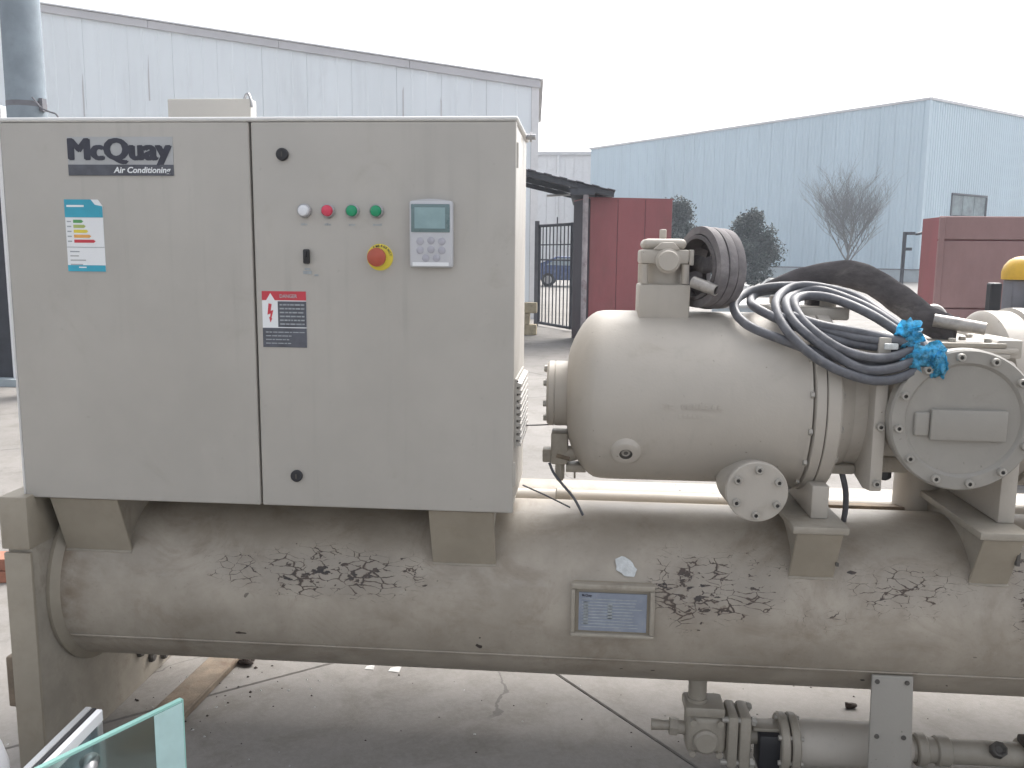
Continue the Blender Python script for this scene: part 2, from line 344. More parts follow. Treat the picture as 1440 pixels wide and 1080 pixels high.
WP = {}
def obj(name, mb, parent=None, smooth=35, recalc=True, origin=None):
    bm = mb.bm
    if recalc: bmesh.ops.recalc_face_normals(bm, faces=bm.faces[:])
    xs = [v.co for v in bm.verts]
    lo = Vector((min(v.x for v in xs), min(v.y for v in xs), min(v.z for v in xs))); hi = Vector((max(v.x for v in xs), max(v.y for v in xs), max(v.z for v in xs)))
    c = Vector(origin) if origin is not None else Vector(((lo.x+hi.x)/2, (lo.y+hi.y)/2, (lo.z+hi.z)/2 if parent else lo.z))
    for v in bm.verts: v.co -= c
    me = bpy.data.meshes.new(name); bm.to_mesh(me); bm.free()
    for n in mb.mats: me.materials.append(M[n])
    if smooth:
        for p in me.polygons: p.use_smooth = True
        me.set_sharp_from_angle(angle=math.radians(smooth))
    o = bpy.data.objects.new(name, me); COL.objects.link(o)
    return place(o, c, parent)
def place(o, c, parent=None):
    WP[o] = Vector(c)
    if parent: o.parent = parent; o.location = Vector(c)-WP[parent]
    else: o.location = c
    return o
def inst(src, c, parent, rot=None):
    o = src.copy(); COL.objects.link(o); o.parent = None
    if rot is not None: o.rotation_euler = rot
    return place(o, c, parent)
def empty(name, loc, label, cat, group=None):
    o = bpy.data.objects.new(name, None); COL.objects.link(o); o.empty_display_size = 0.1
    place(o, loc); return tag(o, label, cat, group)
def tag(o, label=None, cat=None, group=None, kind=None):
    if label: o['label'] = label
    if cat: o['category'] = cat
    if group: o['group'] = group
    if kind: o['kind'] = kind
    return o
def spline(pts, n=8, closed=False):
    P = [Vector(p) for p in pts]; out = []; m_ = len(P)
    for k in range(m_ if closed else m_-1):
        if closed: a, b, c, d = P[(k-1) % m_], P[k], P[(k+1) % m_], P[(k+2) % m_]
        else: a, b, c, d = P[max(k-1, 0)], P[k], P[k+1], P[min(k+2, m_-1)]
        for j in range(n):
            t_ = j/n
            out.append(0.5*((2*b)+(c-a)*t_+(2*a-5*b+4*c-d)*t_*t_+(3*b-a-3*c+d)*t_**3))
    if not closed: out.append(P[-1])
    return out

# ------------------------------------------------------------------ ground
g = MB('concrete'); g.face([(-140, -40, GZ-0.02), (140, -40, GZ-0.02), (140, 180, GZ-0.02), (-140, 180, GZ-0.02)])
ground = tag(obj('ground', g, smooth=0), kind='structure')
d1 = Vector((0.62, -0.78, 0)).normalized(); d2 = Vector((0.78, 0.62, 0)).normalized()
S = 4.5; j0 = Vector((0.207, 2.565, 0))
sm = MB('concrete'); hw = S/2-0.0025
sm.hull8([d1*(-hw)+d2*(-hw), d1*hw+d2*(-hw), d1*hw+d2*hw, d1*(-hw)+d2*hw] + [p+Vector((0, 0, 0.02)) for p in (d1*(-hw)+d2*(-hw), d1*hw+d2*(-hw), d1*hw+d2*hw, d1*(-hw)+d2*hw)], bevel=0.004, seg=1)
first = None; ns = 0
for a in range(-10, 11):
    for b_ in range(-6, 12):
        c = j0 + d1*(a*S+1.3) + d2*((b_+0.5)*S)
        r = c.length
        if r > 46 or c.y < -1.5: continue
        ang = math.atan2(c.x, c.y+3.2) + yaw
        if abs(ang) > 0.72: continue
        p = Vector((c.x, c.y, GZ-0.019))
        if first is None:
            first = obj('concrete_slab', sm, ground, smooth=0, origin=(0, 0, 0)); first.parent = ground; first.location = p-WP[ground]; WP[first] = p
        else: inst(first, p, ground)
        ns += 1

# ------------------------------------------------------------------ warehouse with white cladding
WB = Vector((-1.135, 20.2, GZ)); wdir = Vector((-1, -0.06, 0)).normalized()   # runs to the left from the visible corner
wn = Vector((-0.06, 1, 0)).normalized()                                        # into the building
wh = empty('white_warehouse', WB + wdir*8, 'white panel clad warehouse with sloping roof edge behind the control cabinet', 'warehouse')
def wtop(s): return 5.24 + 0.1415*s
npan = 16; pw = 1.0
for k in range(npan):
    s0, s1 = 0.16+k*pw, 0.16+(k+1)*pw-0.006
    q = MB('white_cladding'); off = rnd.uniform(-0.004, 0.004)
    # ribbed panel: three shallow ribs
    xs = [(0, 0), (0.30, 0), (0.315, -0.008), (0.345, -0.008), (0.36, 0), (0.63, 0), (0.645, -0.008), (0.675, -0.008), (0.69, 0), (s1-s0, 0)]
    for (xa, ya), (xb, yb) in zip(xs[:-1], xs[1:]):
        A = WB+wdir*(s0+xa)+wn*(ya+off); B = WB+wdir*(s0+xb)+wn*(yb+off)
        q.face([A, B, Vector((B.x, B.y, wtop(s0+xb)-0.1)), Vector((A.x, A.y, wtop(s0+xa)-0.1))])
    for xe in (0, s1-s0):
        A = WB+wdir*(s0+xe)+wn*off; B = A+wn*0.06
        q.face([A, B, Vector((B.x, B.y, wtop(s0)-0.1)), Vector((A.x, A.y, wtop(s0)-0.1))])
    bmesh.ops.remove_doubles(q.bm, verts=q.bm.verts[:], dist=0.001)
    obj('wall_panel', q, wh, smooth=0)
def wbox(name, s0, s1, z0a, z0b, z1a, z1b, n0, n1, mat, par=wh):
    q = MB(mat)
    A, B = WB+wdir*s0, WB+wdir*s1
    def P(b, n, z): v = b+wn*n; return Vector((v.x, v.y, z))
    q.hull8([P(A, n0, z0a), P(B, n0, z0b), P(B, n1, z0b), P(A, n1, z0a), P(A, n0, z1a), P(B, n0, z1b), P(B, n1, z1b), P(A, n1, z1a)])
    return obj(name, q, par, smooth=0)
wbox('wall_core', 0.02, 17, GZ, GZ, wtop(0)-0.12, wtop(17)-0.12, 0.07, 6.0, 'dark_steel')
wbox('corner_trim', -0.01, 0.155, GZ, GZ, wtop(0)-0.10, wtop(0.155)-0.10, -0.03, 0.2, 'white_trim')
for k in range(6):
    s0, s1 = -0.04+k*2.9, -0.04+(k+1)*2.9-0.01
    wbox('fascia_board', s0, s1, wtop(s0)-0.17, wtop(s1)-0.17, wtop(s0)-0.01, wtop(s1)-0.01, -0.07, 0.05, 'fascia_grey')
wbox('roof_sheet', -0.1, 17.3, wtop(-0.1), wtop(17.3), wtop(-0.1)+0.03, wtop(17.3)+0.03, -0.10, 6.2, 'white_trim')
for s_, z in ((2.15, 3.9), (3.0, 4.3), (8.7, 4.75), (10.2, 4.4)):     # dark scrapes with a depth of their own
    wbox('open_seam', s_, s_+0.03, z, z, z+rnd.uniform(0.5, 1.0), z+rnd.uniform(0.5, 1.0), -0.012, 0.02, 'fascia_grey')

# far white shed between the warehouses
fs = empty('far_white_shed', (-6, 92, GZ), 'distant white shed with low roof line seen between the two warehouses', 'shed')
for k in range(16):
    q = MB('white_trim'); q.box(-14+k*0.9, -14+k*0.9+0.87, 90, 90.2, GZ, 11.25); obj('wall_panel', q, fs, smooth=0)
q = MB('white_trim'); q.box(-14, 0.38, 90.21, 100, GZ, 11.2); obj('wall_core', q, fs, smooth=0)
q = MB('fascia_grey'); q.box(-14.3, 0.6, 89.7, 100.3, 11.26, 11.55); obj('roof', q, fs, smooth=0)
q = MB('white_trim'); q.cyl((-3.0, 89.85, GZ), (-3.0, 89.85, 11.2), 0.12); obj('down_pipe', q, fs)

# ------------------------------------------------------------------ pale blue warehouse
KB = Vector((20.5, 57, GZ)); HB = 10.95
bw = empty('blue_warehouse', KB+Vector((4, 16, 0)), 'large pale blue corrugated warehouse with corner ridge behind the bare tree', 'warehouse')
def corr(width, zlo, zhi, name):
    q = MB('blue_cladding'); x = 0; pts = [(0, 0)]; nr = 4; st = width/nr
    for k in range(nr): pts += [(k*st+st*0.45, 0), (k*st+st*0.55, -0.03), (k*st+st*0.8, -0.03), (k*st+st*0.9, 0)]
    pts.append((width-0.015, 0)); pts.append((width-0.015, 0.06))
    for (a, b), (c, d) in zip(pts[:-1], pts[1:]):
        q.face([(a, b, zlo), (c, d, zlo), (c, d, zhi), (a, b, zhi)])
    bmesh.ops.remove_doubles(q.bm, verts=q.bm.verts[:], dist=1e-4)
    return q
def run(dirv, n, width, flip, skip=None):
    src = None; ang = math.atan2(dirv.y, dirv.x)
    for k in range(n):
        s0 = k*width
        base = KB+dirv*(s0+(width if flip else 0))
        if skip and skip[0] <= k < skip[1]:
            for zl, zh in ((GZ+0.8, skip[2]), (skip[3], HB)):
                o = obj('wall_panel', corr(width, zl, zh, ''), bw, smooth=0, origin=(0, 0, 0)); o.rotation_euler = (0, 0, ang+(PI if flip else 0)); place(o, base*1.0-Vector((0, 0, GZ)), bw)
            continue
        if src is None:
            src = obj('wall_panel', corr(width, GZ+0.8, HB, ''), bw, smooth=0, origin=(0, 0, 0)); o = src
        else: o = inst(src, (0, 0, 0), bw)
        o.rotation_euler = (0, 0, ang+(PI if flip else 0)); place(o, base-Vector((0, 0, GZ)), bw)
dl = Vector((-20.24, 25.4, 0)).normalized(); dr = Vector((8.93, 7.43, 0)).normalized()
run(dl, 30, 1.085, True); run(dr, 26, 1.085, False, (3, 7, 4.15, 5.55))
def bbox_(name, dirv, s0, s1, z0, z1, n0, n1, mat, inward):
    q = MB(mat); A, B = KB+dirv*s0, KB+dirv*s1
    def P(b, n, z): v = b+inward*n; return Vector((v.x, v.y, z))
    q.hull8([P(A, n0, z0), P(B, n0, z0), P(B, n1, z0), P(A, n1, z0), P(A, n0, z1), P(B, n0, z1), P(B, n1, z1), P(A, n1, z1)])
    return obj(name, q, bw, smooth=0)
il = Vector((25.4, 20.24, 0)).normalized(); ir = Vector((-7.43, 8.93, 0)).normalized()
bbox_('plinth', dl, -0.05, 32.6, GZ, GZ+0.72, -0.08, 0.3, 'plinth_render', il); bbox_('plinth', dr, 0.0, 28.2, GZ, GZ+0.72, -0.10, 0.3, 'plinth_render', ir)
bbox_('flashing', dl, -0.06, 32.6, GZ+0.73, GZ+0.80, -0.12, 0.2, 'grey_steel', il); bbox_('flashing', dr, 0.0, 28.2, GZ+0.73, GZ+0.80, -0.13, 0.2, 'grey_steel', ir)
bbox_('eave_trim', dl, -0.08, 32.7, HB-0.03, HB+0.12, -0.12, 0.4, 'fascia_grey', il); bbox_('eave_trim', dr, 0.05, 28.3, HB-0.02, HB+0.13, -0.12, 0.4, 'fascia_grey', ir)
bbox_('corner_trim', dl, -0.10, 0.16, GZ+0.82, HB-0.05, -0.10, 0.05, 'blue_cladding', il)
q = MB('dark_steel'); A = KB+dl*0.4+dr*0.4; B = KB+dl*32.4+dr*0.4; C_ = KB+dl*32.4+dr*28; D = KB+dl*0.4+dr*28
q.hull8([Vector((p.x, p.y, z)) for z in (GZ, HB-0.3) for p in (A, B, C_, D)]); obj('wall_core', q, bw, smooth=0)
# window of the blue warehouse
def win(name, s0, s1, z0, z1, n0, n1, mat): return bbox_(name, dr, s0, s1, z0, z1, n0, n1, mat, ir)
simple('dirty_window', (0.16, 0.21, 0.23), 0.35, var=0.4, vs_=1.4, dirt=(0.06, 0.08, 0.09), dirt_amt=0.8, dirt_scale=1.5, bmp=0)
wf = win('window', 3.26, 7.58, 5.46, 5.56, -0.10, 0.1, 'dark_steel')
for s0 in (3.3, 4.72, 6.14): o = win('pane', s0, s0+1.36, 4.2, 5.44, 0.0, 0.04, 'dirty_window'); place(o, WP[o], wf)
for s0 in (3.24, 7.52): o = win('frame_bar', s0, s0+0.08, 4.15, 5.44, -0.09, 0.08, 'dark_steel'); place(o, WP[o], wf)
o = win('frame_bar', 3.33, 7.50, 4.13, 4.19, -0.09, 0.08, 'dark_steel'); place(o, WP[o], wf)

# ------------------------------------------------------------------ concrete pole and side shed at the left
pl = empty('utility_pole', (-5.44, 8.4, GZ), 'round grey concrete utility pole rising at the left edge of the picture', 'pole')
q = MB('concrete_pole'); q.lathe([(0, 0.19), (4, 0.172), (9, 0.15)], (-5.44, 8.4, GZ), (0, 0, 1), 32); obj('shaft', q, pl)
q = MB('grey_steel'); q.lathe([(0, 0.178), (0.05, 0.178)], (-5.44, 8.4, 2.78), (0, 0, 1), 32); q.box(-5.27, -5.235, 8.33, 8.40, 2.74, 2.86); obj('steel_band', q, pl)
q = MB('grey_steel'); q.tube(spline([(-5.30, 8.28, 2.86), (-5.2, 8.25, 2.76), (-5.12, 8.25, 2.72), (-5.05, 8.25, 2.69), (-5.02, 8.25, 2.58), (-5.10, 8.25, 2.42)]), 0.008, seg=6); obj('hook_wire', q, pl)
sh = empty('side_shed', (-7.2, 9.5, GZ), 'dark shed wall with white corner strip left of the utility pole', 'shed')
q = MB('dark_steel'); q.box(-8.6, -6.17, 9.0, 10.4, GZ, 2.9); obj('wall', q, sh, smooth=0)
q = MB('white_trim'); q.box(-6.168, -6.09, 8.96, 10.4, GZ, 2.9, bevel=0.01); obj('corner_strip', q, sh, smooth=0)
q = MB('plinth_render'); q.box(-8.6, -6.0, 8.86, 10.5, GZ, GZ+0.08); obj('plinth', q, sh, smooth=0)

# ------------------------------------------------------------------ canopy, gate and red steel box
cn = empty('lean_to_canopy', (-0.5, 15.5, GZ), 'dark sheet metal lean-to canopy with sloping roof and peeling post above the gate', 'canopy')
def cz(x): return 2.75-0.232*(x+0.93)
for k in range(5):
    x0, x1 = -3.4+k*0.77, -3.4+(k+1)*0.77-0.01
    q = MB('canopy_sheet')
    for j in range(6):
        a, b = x0+(x1-x0)*j/6, x0+(x1-x0)*(j+1)/6; h = 0.012*(j % 2)
        q.hull8([(a, 14.4, cz(a)+h), (b, 14.4, cz(b)+h), (b, 17.7, cz(b)+h), (a, 17.7, cz(a)+h), (a, 14.4, cz(a)+h+0.012), (b, 14.4, cz(b)+h+0.012), (b, 17.7, cz(b)+h+0.012), (a, 17.7, cz(a)+h+0.012)])
    obj('roof_sheet', q, cn, smooth=0)
for y in (14.46, 16.0, 17.5):
    q = MB('dark_steel'); q.hull8([(-3.4, y, cz(-3.4)-0.09), (0.42, y, cz(0.42)-0.09), (0.42, y+0.07, cz(0.42)-0.09), (-3.4, y+0.07, cz(-3.4)-0.09), (-3.4, y, cz(-3.4)-0.004), (0.42, y, cz(0.42)-0.004), (0.42, y+0.07, cz(0.42)-0.004), (-3.4, y+0.07, cz(-3.4)-0.004)]); obj('purlin', q, cn, smooth=0)
q = MB('dark_steel'); q.box(-0.28, 0.12, 14.42, 17.5, 2.38, 2.475); obj('beam', q, cn, smooth=0)
for y in (14.46, 17.4):
    q = MB('peeled_post'); q.cyl((-0.03, y, GZ), (-0.03, y, 2.379), 0.045, seg=14); obj('post', q, cn)
q = MB('white_trim'); q.cyl((-0.75, 16.6, 2.50), (-0.2, 16.9, 2.55), 0.02, seg=8); q.cyl((-0.3, 16.8, 2.55), (-0.36, 16.8, 2.70), 0.01, seg=8); obj('strip_lamp', q, cn)

gt = empty('bar_gate', (-0.62, 17.3, GZ), 'dark steel bar gate standing ajar beside the red steel box', 'gate')
ga, gb = Vector((-0.96, 18.2, 0)), Vector((-0.28, 16.95, 0)); gd = gb-ga
def gp(t_, z): v = ga+gd*t_; return Vector((v.x, v.y, z))
for z, r in ((0.03, 0.03), (1.32, 0.016), (2.0, 0.03), (1.62, 0.012)):
    q = MB('dark_steel'); q.cyl(gp(0, z), gp(1, z), r, seg=8); obj('rail', q, gt)
for k in range(10):
    t_ = k/9; r = 0.03 if k in (0, 9) else 0.012
    q = MB('dark_steel'); q.cyl(gp(t_, 0.0 if r > .02 else 0.03), gp(t_, 2.15 if k == 5 else (2.03 if r > .02 else 2.0)), r, seg=8); obj('bar' if r < .02 else 'stile', q, gt)
q = MB('grey_steel'); q.box(-1.06, -0.97, 18.18, 18.28, GZ, 2.1); obj('gate_post', q, gt, smooth=0)
q = MB('yellow_brick')
bs = empty('block_pile', (-1.02, 16.1, GZ), 'small pile of yellowish blocks at the foot of the gate', 'blocks')
for k, (bx, bz) in enumerate(((-1.25, 0), (-1.0, 0), (-1.13, 0.2), (-1.0, 0.4))):
    q = MB('yellow_brick'); q.box(bx-0.115, bx+0.115, 16.0+0.02*k, 16.3, GZ+bz, GZ+bz+0.19, bevel=0.012); obj('block', q, bs, smooth=0)

rb = empty('red_steel_box', (0.6, 15.2, GZ), 'tall red steel box with a dark end standing under the canopy', 'steel box')
a0 = Vector((0.02, 14.7, 0)); e1 = Vector((0.97, 0.25, 0)).normalized(); e2 = Vector((-0.25, 0.97, 0)).normalized()
def rbx(name, s0, s1, t0, t1, z0, z1, mat, bev=0.0, org=a0, u=e1, v_=e2, par=rb):
    q = MB(mat); P = lambda s_, t_, z: Vector((org.x+u.x*s_+v_.x*t_, org.y+u.y*s_+v_.y*t_, z))
    q.hull8([P(s0, t0, z0), P(s1, t0, z0), P(s1, t1, z0), P(s0, t1, z0), P(s0, t0, z1), P(s1, t0, z1), P(s1, t1, z1), P(s0, t1, z1)], None, bev, 1)
    return obj(name, q, par, smooth=0)
rbx('body', 0.02, 1.43, 0.02, 1.03, GZ, 2.33, 'maroon_steel')
for k in range(3): rbx('front_panel', 0.03+k*0.47, 0.03+k*0.47+0.462, 0.0, 0.019, GZ+0.03, 2.34, 'red_steel', 0.004)
rbx('end_panel', 0.0, 0.019, 0.0, 1.03, GZ, 2.34, 'maroon_steel', 0.004)
rbx('top_panel', 0.0, 1.45, 0.0, 1.03, 2.341, 2.36, 'red_steel')

# faded red container at the right
rc = empty('faded_red_container', (4.5, 9.25, GZ), 'faded red steel container wall standing behind the yellow machine', 'container')
q = MB('red_steel'); q.box(3.42, 5.9, 9.03, 9.45, GZ, 1.82); obj('body', q, rc, smooth=0)
for k, (z0, z1) in enumerate(((GZ+0.03, 0.93), (0.94, 1.595), (1.605, 1.83))):
    q = MB('faded_red'); q.box(3.415, 5.9, 8.99, 9.028, z0, z1, bevel=0.008, seg=1); obj('side_panel', q, rc, smooth=0)
for x in (3.41, 4.4, 5.4):
    q = MB('faded_red'); q.box(x, x+0.05, 8.965, 8.989, GZ, 1.82, bevel=0.005, seg=1)
    if x < 3.5: obj('corner_post', q, rc, smooth=0)
    else: obj('rib', q, rc, smooth=0)

# yellow machine
ym = empty('yellow_capped_machine', (2.86, 6.1, GZ), 'grey machine post with rounded yellow cap in front of faded red container', 'machine')
q = MB('machine_yellow'); q.lathe([(0, 0.118), (0.05, 0.12), (0.09, 0.108), (0.125, 0.08), (0.145, 0.045), (0.152, 0.0)], (2.84, 6.05, 1.29), (0, 0, 1), 28); obj('cap', q, ym)
q = MB('grey_steel'); q.box(2.76, 2.93, 5.98, 6.13, 1.0, 1.289, bevel=0.01); obj('neck', q, ym, smooth=0)
q = MB('white_plastic'); q.box(2.84, 2.95, 5.955, 5.979, 1.06, 1.27, bevel=0.005); obj('side_plate', q, ym, smooth=0)
q = MB('grey_steel'); q.prism([(2.62, 5.9, 0.92), (2.95, 5.9, 0.92), (2.95, 5.9, 1.08), (2.80, 5.9, 1.08)], (0, 0.35, 0), bevel=0.01); obj('shoulder', q, ym, smooth=0)
q = MB('grey_steel'); q.box(2.58, 3.1, 5.85, 6.3, GZ, 0.919, bevel=0.015); obj('housing', q, ym, smooth=0)
q = MB('black_plastic'); q.box(2.60, 2.67, 5.92, 6.0, 0.921, 1.27, bevel=0.012); obj('handle', q, ym, smooth=0)

# steel frame post seen in front of the plinth
sp = empty('floodlight_post', (8.5, 25, GZ), 'thin dark steel post with two small lamp arms before the blue warehouse', 'post')
q = MB('dark_steel'); q.cyl((8.6, 25, GZ), (8.6, 25, 2.13), 0.05, seg=10); obj('post', q, sp)
for z, x1 in ((2.10, 8.86), (1.68, 8.80)):
    q = MB('dark_steel'); q.box(8.64, x1, 24.95, 25.05, z-0.05, z+0.03); obj('arm', q, sp, smooth=0)
q = MB('dark_steel'); q.hull8([(8.92, 24.9, 2.04), (9.25, 24.9, 2.12), (9.25, 25.1, 2.12), (8.92, 25.1, 2.04), (8.92, 24.9, 2.10), (9.25, 24.9, 2.20), (9.25, 25.1, 2.20), (8.92, 25.1, 2.10)]); q.box(8.86, 8.93, 24.98, 25.02, 2.05, 2.08); obj('lamp_head', q, sp, smooth=0)

# ------------------------------------------------------------------ trees, shrubs, car
def leafy(name, x, y, h, rx, label, seed, n):
    r = random.Random(seed); t_ = empty(name, (x, y, GZ), label, 'tree', 'evergreen trees by the blue warehouse')
    q = MB('bark'); q.tube([(x, y, GZ), (x+0.05, y, h*0.4), (x-0.03, y, h*0.85)], [0.09, 0.06, 0.02], seg=7)
    for k in range(9):
        a = r.uniform(0, 2*PI); z = h*r.uniform(0.15, 0.7); L = rx*r.uniform(0.5, 0.9)
        q.tube([(x, y, z), (x+math.cos(a)*L, y+math.sin(a)*L, z+0.35*L)], [0.03, 0.008], seg=5)
    obj('trunk', q, t_)
    q = MB('needle'); clumps = []
    for k in range(60):
        u = r.random(); z = h*(0.10+0.86*u); prof = (math.sin(min(1, u*1.25+0.12)*PI))**0.6 if u < 0.75 else (1-u)*2.1+0.12
        a = r.uniform(0, 2*PI); rr = rx*prof*math.sqrt(r.random())
        clumps.append((x+math.cos(a)*rr, y+math.sin(a)*rr, z, r.uniform(0.20, 0.38)*rx))
    for k in range(n):
        cx, cy, cz_, cr = r.choice(clumps)
        v = Vector((r.gauss(0, 1), r.gauss(0, 1), r.gauss(0, 1))).normalized()*cr*r.random()**0.6*1.2
        p = Vector((cx, cy, cz_))+v; s_ = r.uniform(0.05, 0.10)
        e = Euler((r.uniform(-1, 1), r.uniform(-1, 1), r.uniform(0, 6.3))).to_matrix()
        q.face([p+e@Vector((-s_, 0, 0)), p+e@Vector((0, -s_*0.45, 0)), p+e@Vector((s_*1.1, 0, 0)), p+e@Vector((0, s_*0.45, 0))])
    obj('crown', q, t_, smooth=0, recalc=False)
leafy('evergreen_tree', 4.40, 44, 3.95, 1.55, 'dark evergreen tree just behind the red steel box', 3, 20000)
leafy('evergreen_tree', 7.55, 42, 3.35, 1.36, 'round dark evergreen tree between the hose loop and the bare tree', 5, 20000)

bt = empty('bare_tree', (13.7, 48, GZ), 'leafless tree with fine spreading twigs before the blue warehouse wall', 'tree')
q = MB('bark'); tw = MB('bark'); rr_ = random.Random(5)
def branch(p, d, L, r, lev):
    q2 = q if lev < 2 else tw
    pts = [p]; dd = d.copy(); n = 4
    for k in range(n):
        dd = (dd + Vector((rr_.gauss(0, .09), rr_.gauss(0, .09), 0.06))).normalized(); pts.append(pts[-1]+dd*L/n)
    q2.tube(pts, [r*(1-0.55*k/n) for k in range(n+1)], seg=6 if lev < 2 else 3)
    if lev >= 5: return
    nb = (10, 6, 5, 4, 3)[lev]
    for k in range(nb):
        f = (0.2 if lev else 0.32)+(0.8 if lev else 0.66)*(k+rr_.random()*0.8)/nb; i = min(n-1, int(f*n)); b0 = pts[i].lerp(pts[i+1], f*n-i)
        ax = Vector((rr_.gauss(0, 1), rr_.gauss(0, 1), rr_.gauss(0, 0.3))).normalized()
        if lev == 0: ax = Vector((math.cos(k*2.4+0.4), math.sin(k*2.4+0.4), 0.0)); dd = Vector((0, 0, 1))
        nd_ = (dd + ax*(rr_.uniform(0.75, 1.25) if lev == 0 else rr_.uniform(0.55, 0.95))).normalized(); nd_.z = abs(nd_.z)*0.9+0.25; nd_.normalize()
        branch(b0, nd_, L*rr_.uniform(0.56, 0.80), r*0.52, lev+1)
branch(Vector((13.7, 48, GZ)), Vector((0, 0, 1)), 2.9, 0.085, 0)
obj('trunk', q, bt); tag(obj('twigs', tw, bt), kind='stuff')

for k, (x, y, s_, lab) in enumerate(((5.6, 33.5, 0.42, 'pale rounded stone beside the low concrete block wall'), (7.0, 33.6, 0.5, 'pale pointed stone below the round evergreen tree'))):
    q = MB('pale_stone'); bmesh.ops.create_icosphere(q.bm, subdivisions=2, radius=1)
    r = random.Random(k+3)
    for v in q.bm.verts: v.co = Vector((v.co.x*s_*1.1, v.co.y*s_, max(v.co.z, -0.5)*s_*1.0))*(1+r.uniform(-0.18, 0.18)) + Vector((x, y, GZ+s_*0.45))
    tag(obj('stone', q, smooth=20), lab, 'stone', 'pale stones by the planting bed')
lw = empty('block_wall', (4.2, 26, GZ), 'low pale concrete block wall with flat coping beyond the compressor', 'wall')
q = MB('plinth_render'); q.hull8([(3.1, 22, GZ), (6.0, 23, GZ), (6.4, 26, GZ), (3.9, 25.5, GZ), (3.1, 22, 0.16), (6.0, 23, 0.16), (6.4, 26, 0.16), (3.9, 25.5, 0.16)]); obj('body', q, lw, smooth=0)
q = MB('pale_stone'); q.hull8([(3.05, 21.95, 0.162), (6.05, 22.95, 0.162), (6.45, 26.05, 0.162), (3.88, 25.55, 0.162), (3.05, 21.95, 0.24), (6.05, 22.95, 0.24), (6.45, 26.05, 0.24), (3.88, 25.55, 0.24)], None, 0.02); obj('coping', q, lw, smooth=0)

cr_ = empty('parked_car', (-1.2, 41.5, GZ), 'dark blue car parked behind the bar gate', 'car')
q = MB('car_blue')
side = [(-2.1, 0.25), (2.1, 0.25), (2.12, 0.62), (1.95, 0.80), (1.15, 0.88), (0.55, 1.32), (-0.95, 1.36), (-1.75, 0.95), (-2.1, 0.85)]
cx0 = -0.4
q.prism([(cx0+a, 41.0, GZ+b+0.05) for a, b in side], (0, 1.7, 0), bevel=0.06); obj('body', q, cr_)
q = MB('car_glass'); q.prism([(cx0+a, 40.985, GZ+b+0.05) for a, b in ((0.92, 0.92), (0.48, 1.25), (-0.15, 1.27), (-0.15, 0.92))], (0, 0.014, 0)); obj('window', q, cr_, smooth=0)
q = MB('car_glass'); q.prism([(cx0+a, 40.985, GZ+b+0.05) for a, b in ((-0.22, 0.92), (-0.22, 1.27), (-0.9, 1.28), (-1.45, 0.95))], (0, 0.014, 0)); obj('window', q, cr_, smooth=0)
for x in (-1.35, 1.3):
    for y in (40.98, 42.52):
        q = MB('tyre', 'bezel_grey'); q.cyl((cx0+x, y, GZ+0.32), (cx0+x, y+0.2, GZ+0.32), 0.32, seg=20, ch=0.03); q.cyl((cx0+x, y-0.01, GZ+0.32), (cx0+x, y+0.02, GZ+0.32), 0.19, seg=14, mat='bezel_grey'); obj('wheel', q, cr_)
q = MB('white_trim'); q.box(cx0-2.16, cx0-2.09, 41.1, 41.5, GZ+0.68, GZ+0.80, bevel=0.01); obj('headlight', q, cr_, smooth=0)

# ================================================================== the chiller
SY, SZ, SR = 2.48, 0.458, 0.25
ch = empty('screw_chiller', (-0.2, SY, GZ), 'beige screw chiller with control cabinet and compressor mounted on a long peeling shell', 'chiller')
# ---- shells
q = MB('shell_paint'); q.lathe([(k*0.08, SR) for k in range(41)], (-1.475, SY, SZ), (1, 0, 0), 96)
shell = obj('condenser_shell', q, ch)
q = MB('bracket_paint'); q.lathe([(0, 0.268), (0.012, 0.27), (0.02, 0.262), (0.03, 0.2505)], (-1.474, SY, SZ), (1, 0, 0), 96); obj('weld_collar', q, shell)
# lower longitudinal lap strip following the shell
q = MB('shell_paint'); n = 60
for a0_, a1_, r0, r1 in ((-31.0, -28.6, 0.2508, 0.2545), (-28.6, -27.9, 0.2545, 0.2545), (-27.9, -27.7, 0.2545, 0.2508)):
    for k in range(n):
        x0, x1 = -1.44+3.15*k/n, -1.44+3.15*(k+1)/n
        P = lambda x, a, r: (x, SY-math.cos(math.radians(a))*r, SZ+math.sin(math.radians(a))*r)
        q.face([P(x0, a0_, r0), P(x1, a0_, r0), P(x1, a1_, r1), P(x0, a1_, r1)])
bmesh.ops.remove_doubles(q.bm, verts=q.bm.verts[:], dist=1e-5)
obj('lap_seam', q, shell)
def endplate(x0, x1):
    q = MB('grimy_paint'); q.prism([(x0, 2.17, GZ), (x0, 3.00, GZ), (x0, 2.98, 0.10), (x0, 2.80, 0.30), (x0, 2.80, 0.735), (x0, 2.17, 0.755)], (x1-x0, 0, 0), bevel=0.004); return obj('end_plate', q, shell, smooth=30)
endplate(-1.545, -1.475); endplate(1.73, 1.80)
q = MB('bracket_paint'); q.box(-1.551, -1.471, 2.152, 2.30, 0.622, 0.768, bevel=0.005); obj('end_plate_cap', q, shell, smooth=30)
q = MB('bracket_paint'); q.box(-1.549, -1.473, 2.156, 2.169, GZ, 0.612, bevel=0.004); obj('end_plate_edge', q, shell, smooth=30)
q = MB('rust'); q.box(-1.60, -1.546, 2.2, 2.24, 0.14, 0.29, bevel=0.006); obj('lug', q, shell, smooth=30)
for y, z in ((2.69, 0.083), (2.763, 0.03), (2.85, 0.0)):
    q = MB('socket_dark'); q.lathe([(0, 0.020), (0.012, 0.020), (0.016, 0.014), (0.016, 0)], (-1.4755, y, z), (1, 0, 0), 6); obj('plate_plug', q, shell, smooth=20)
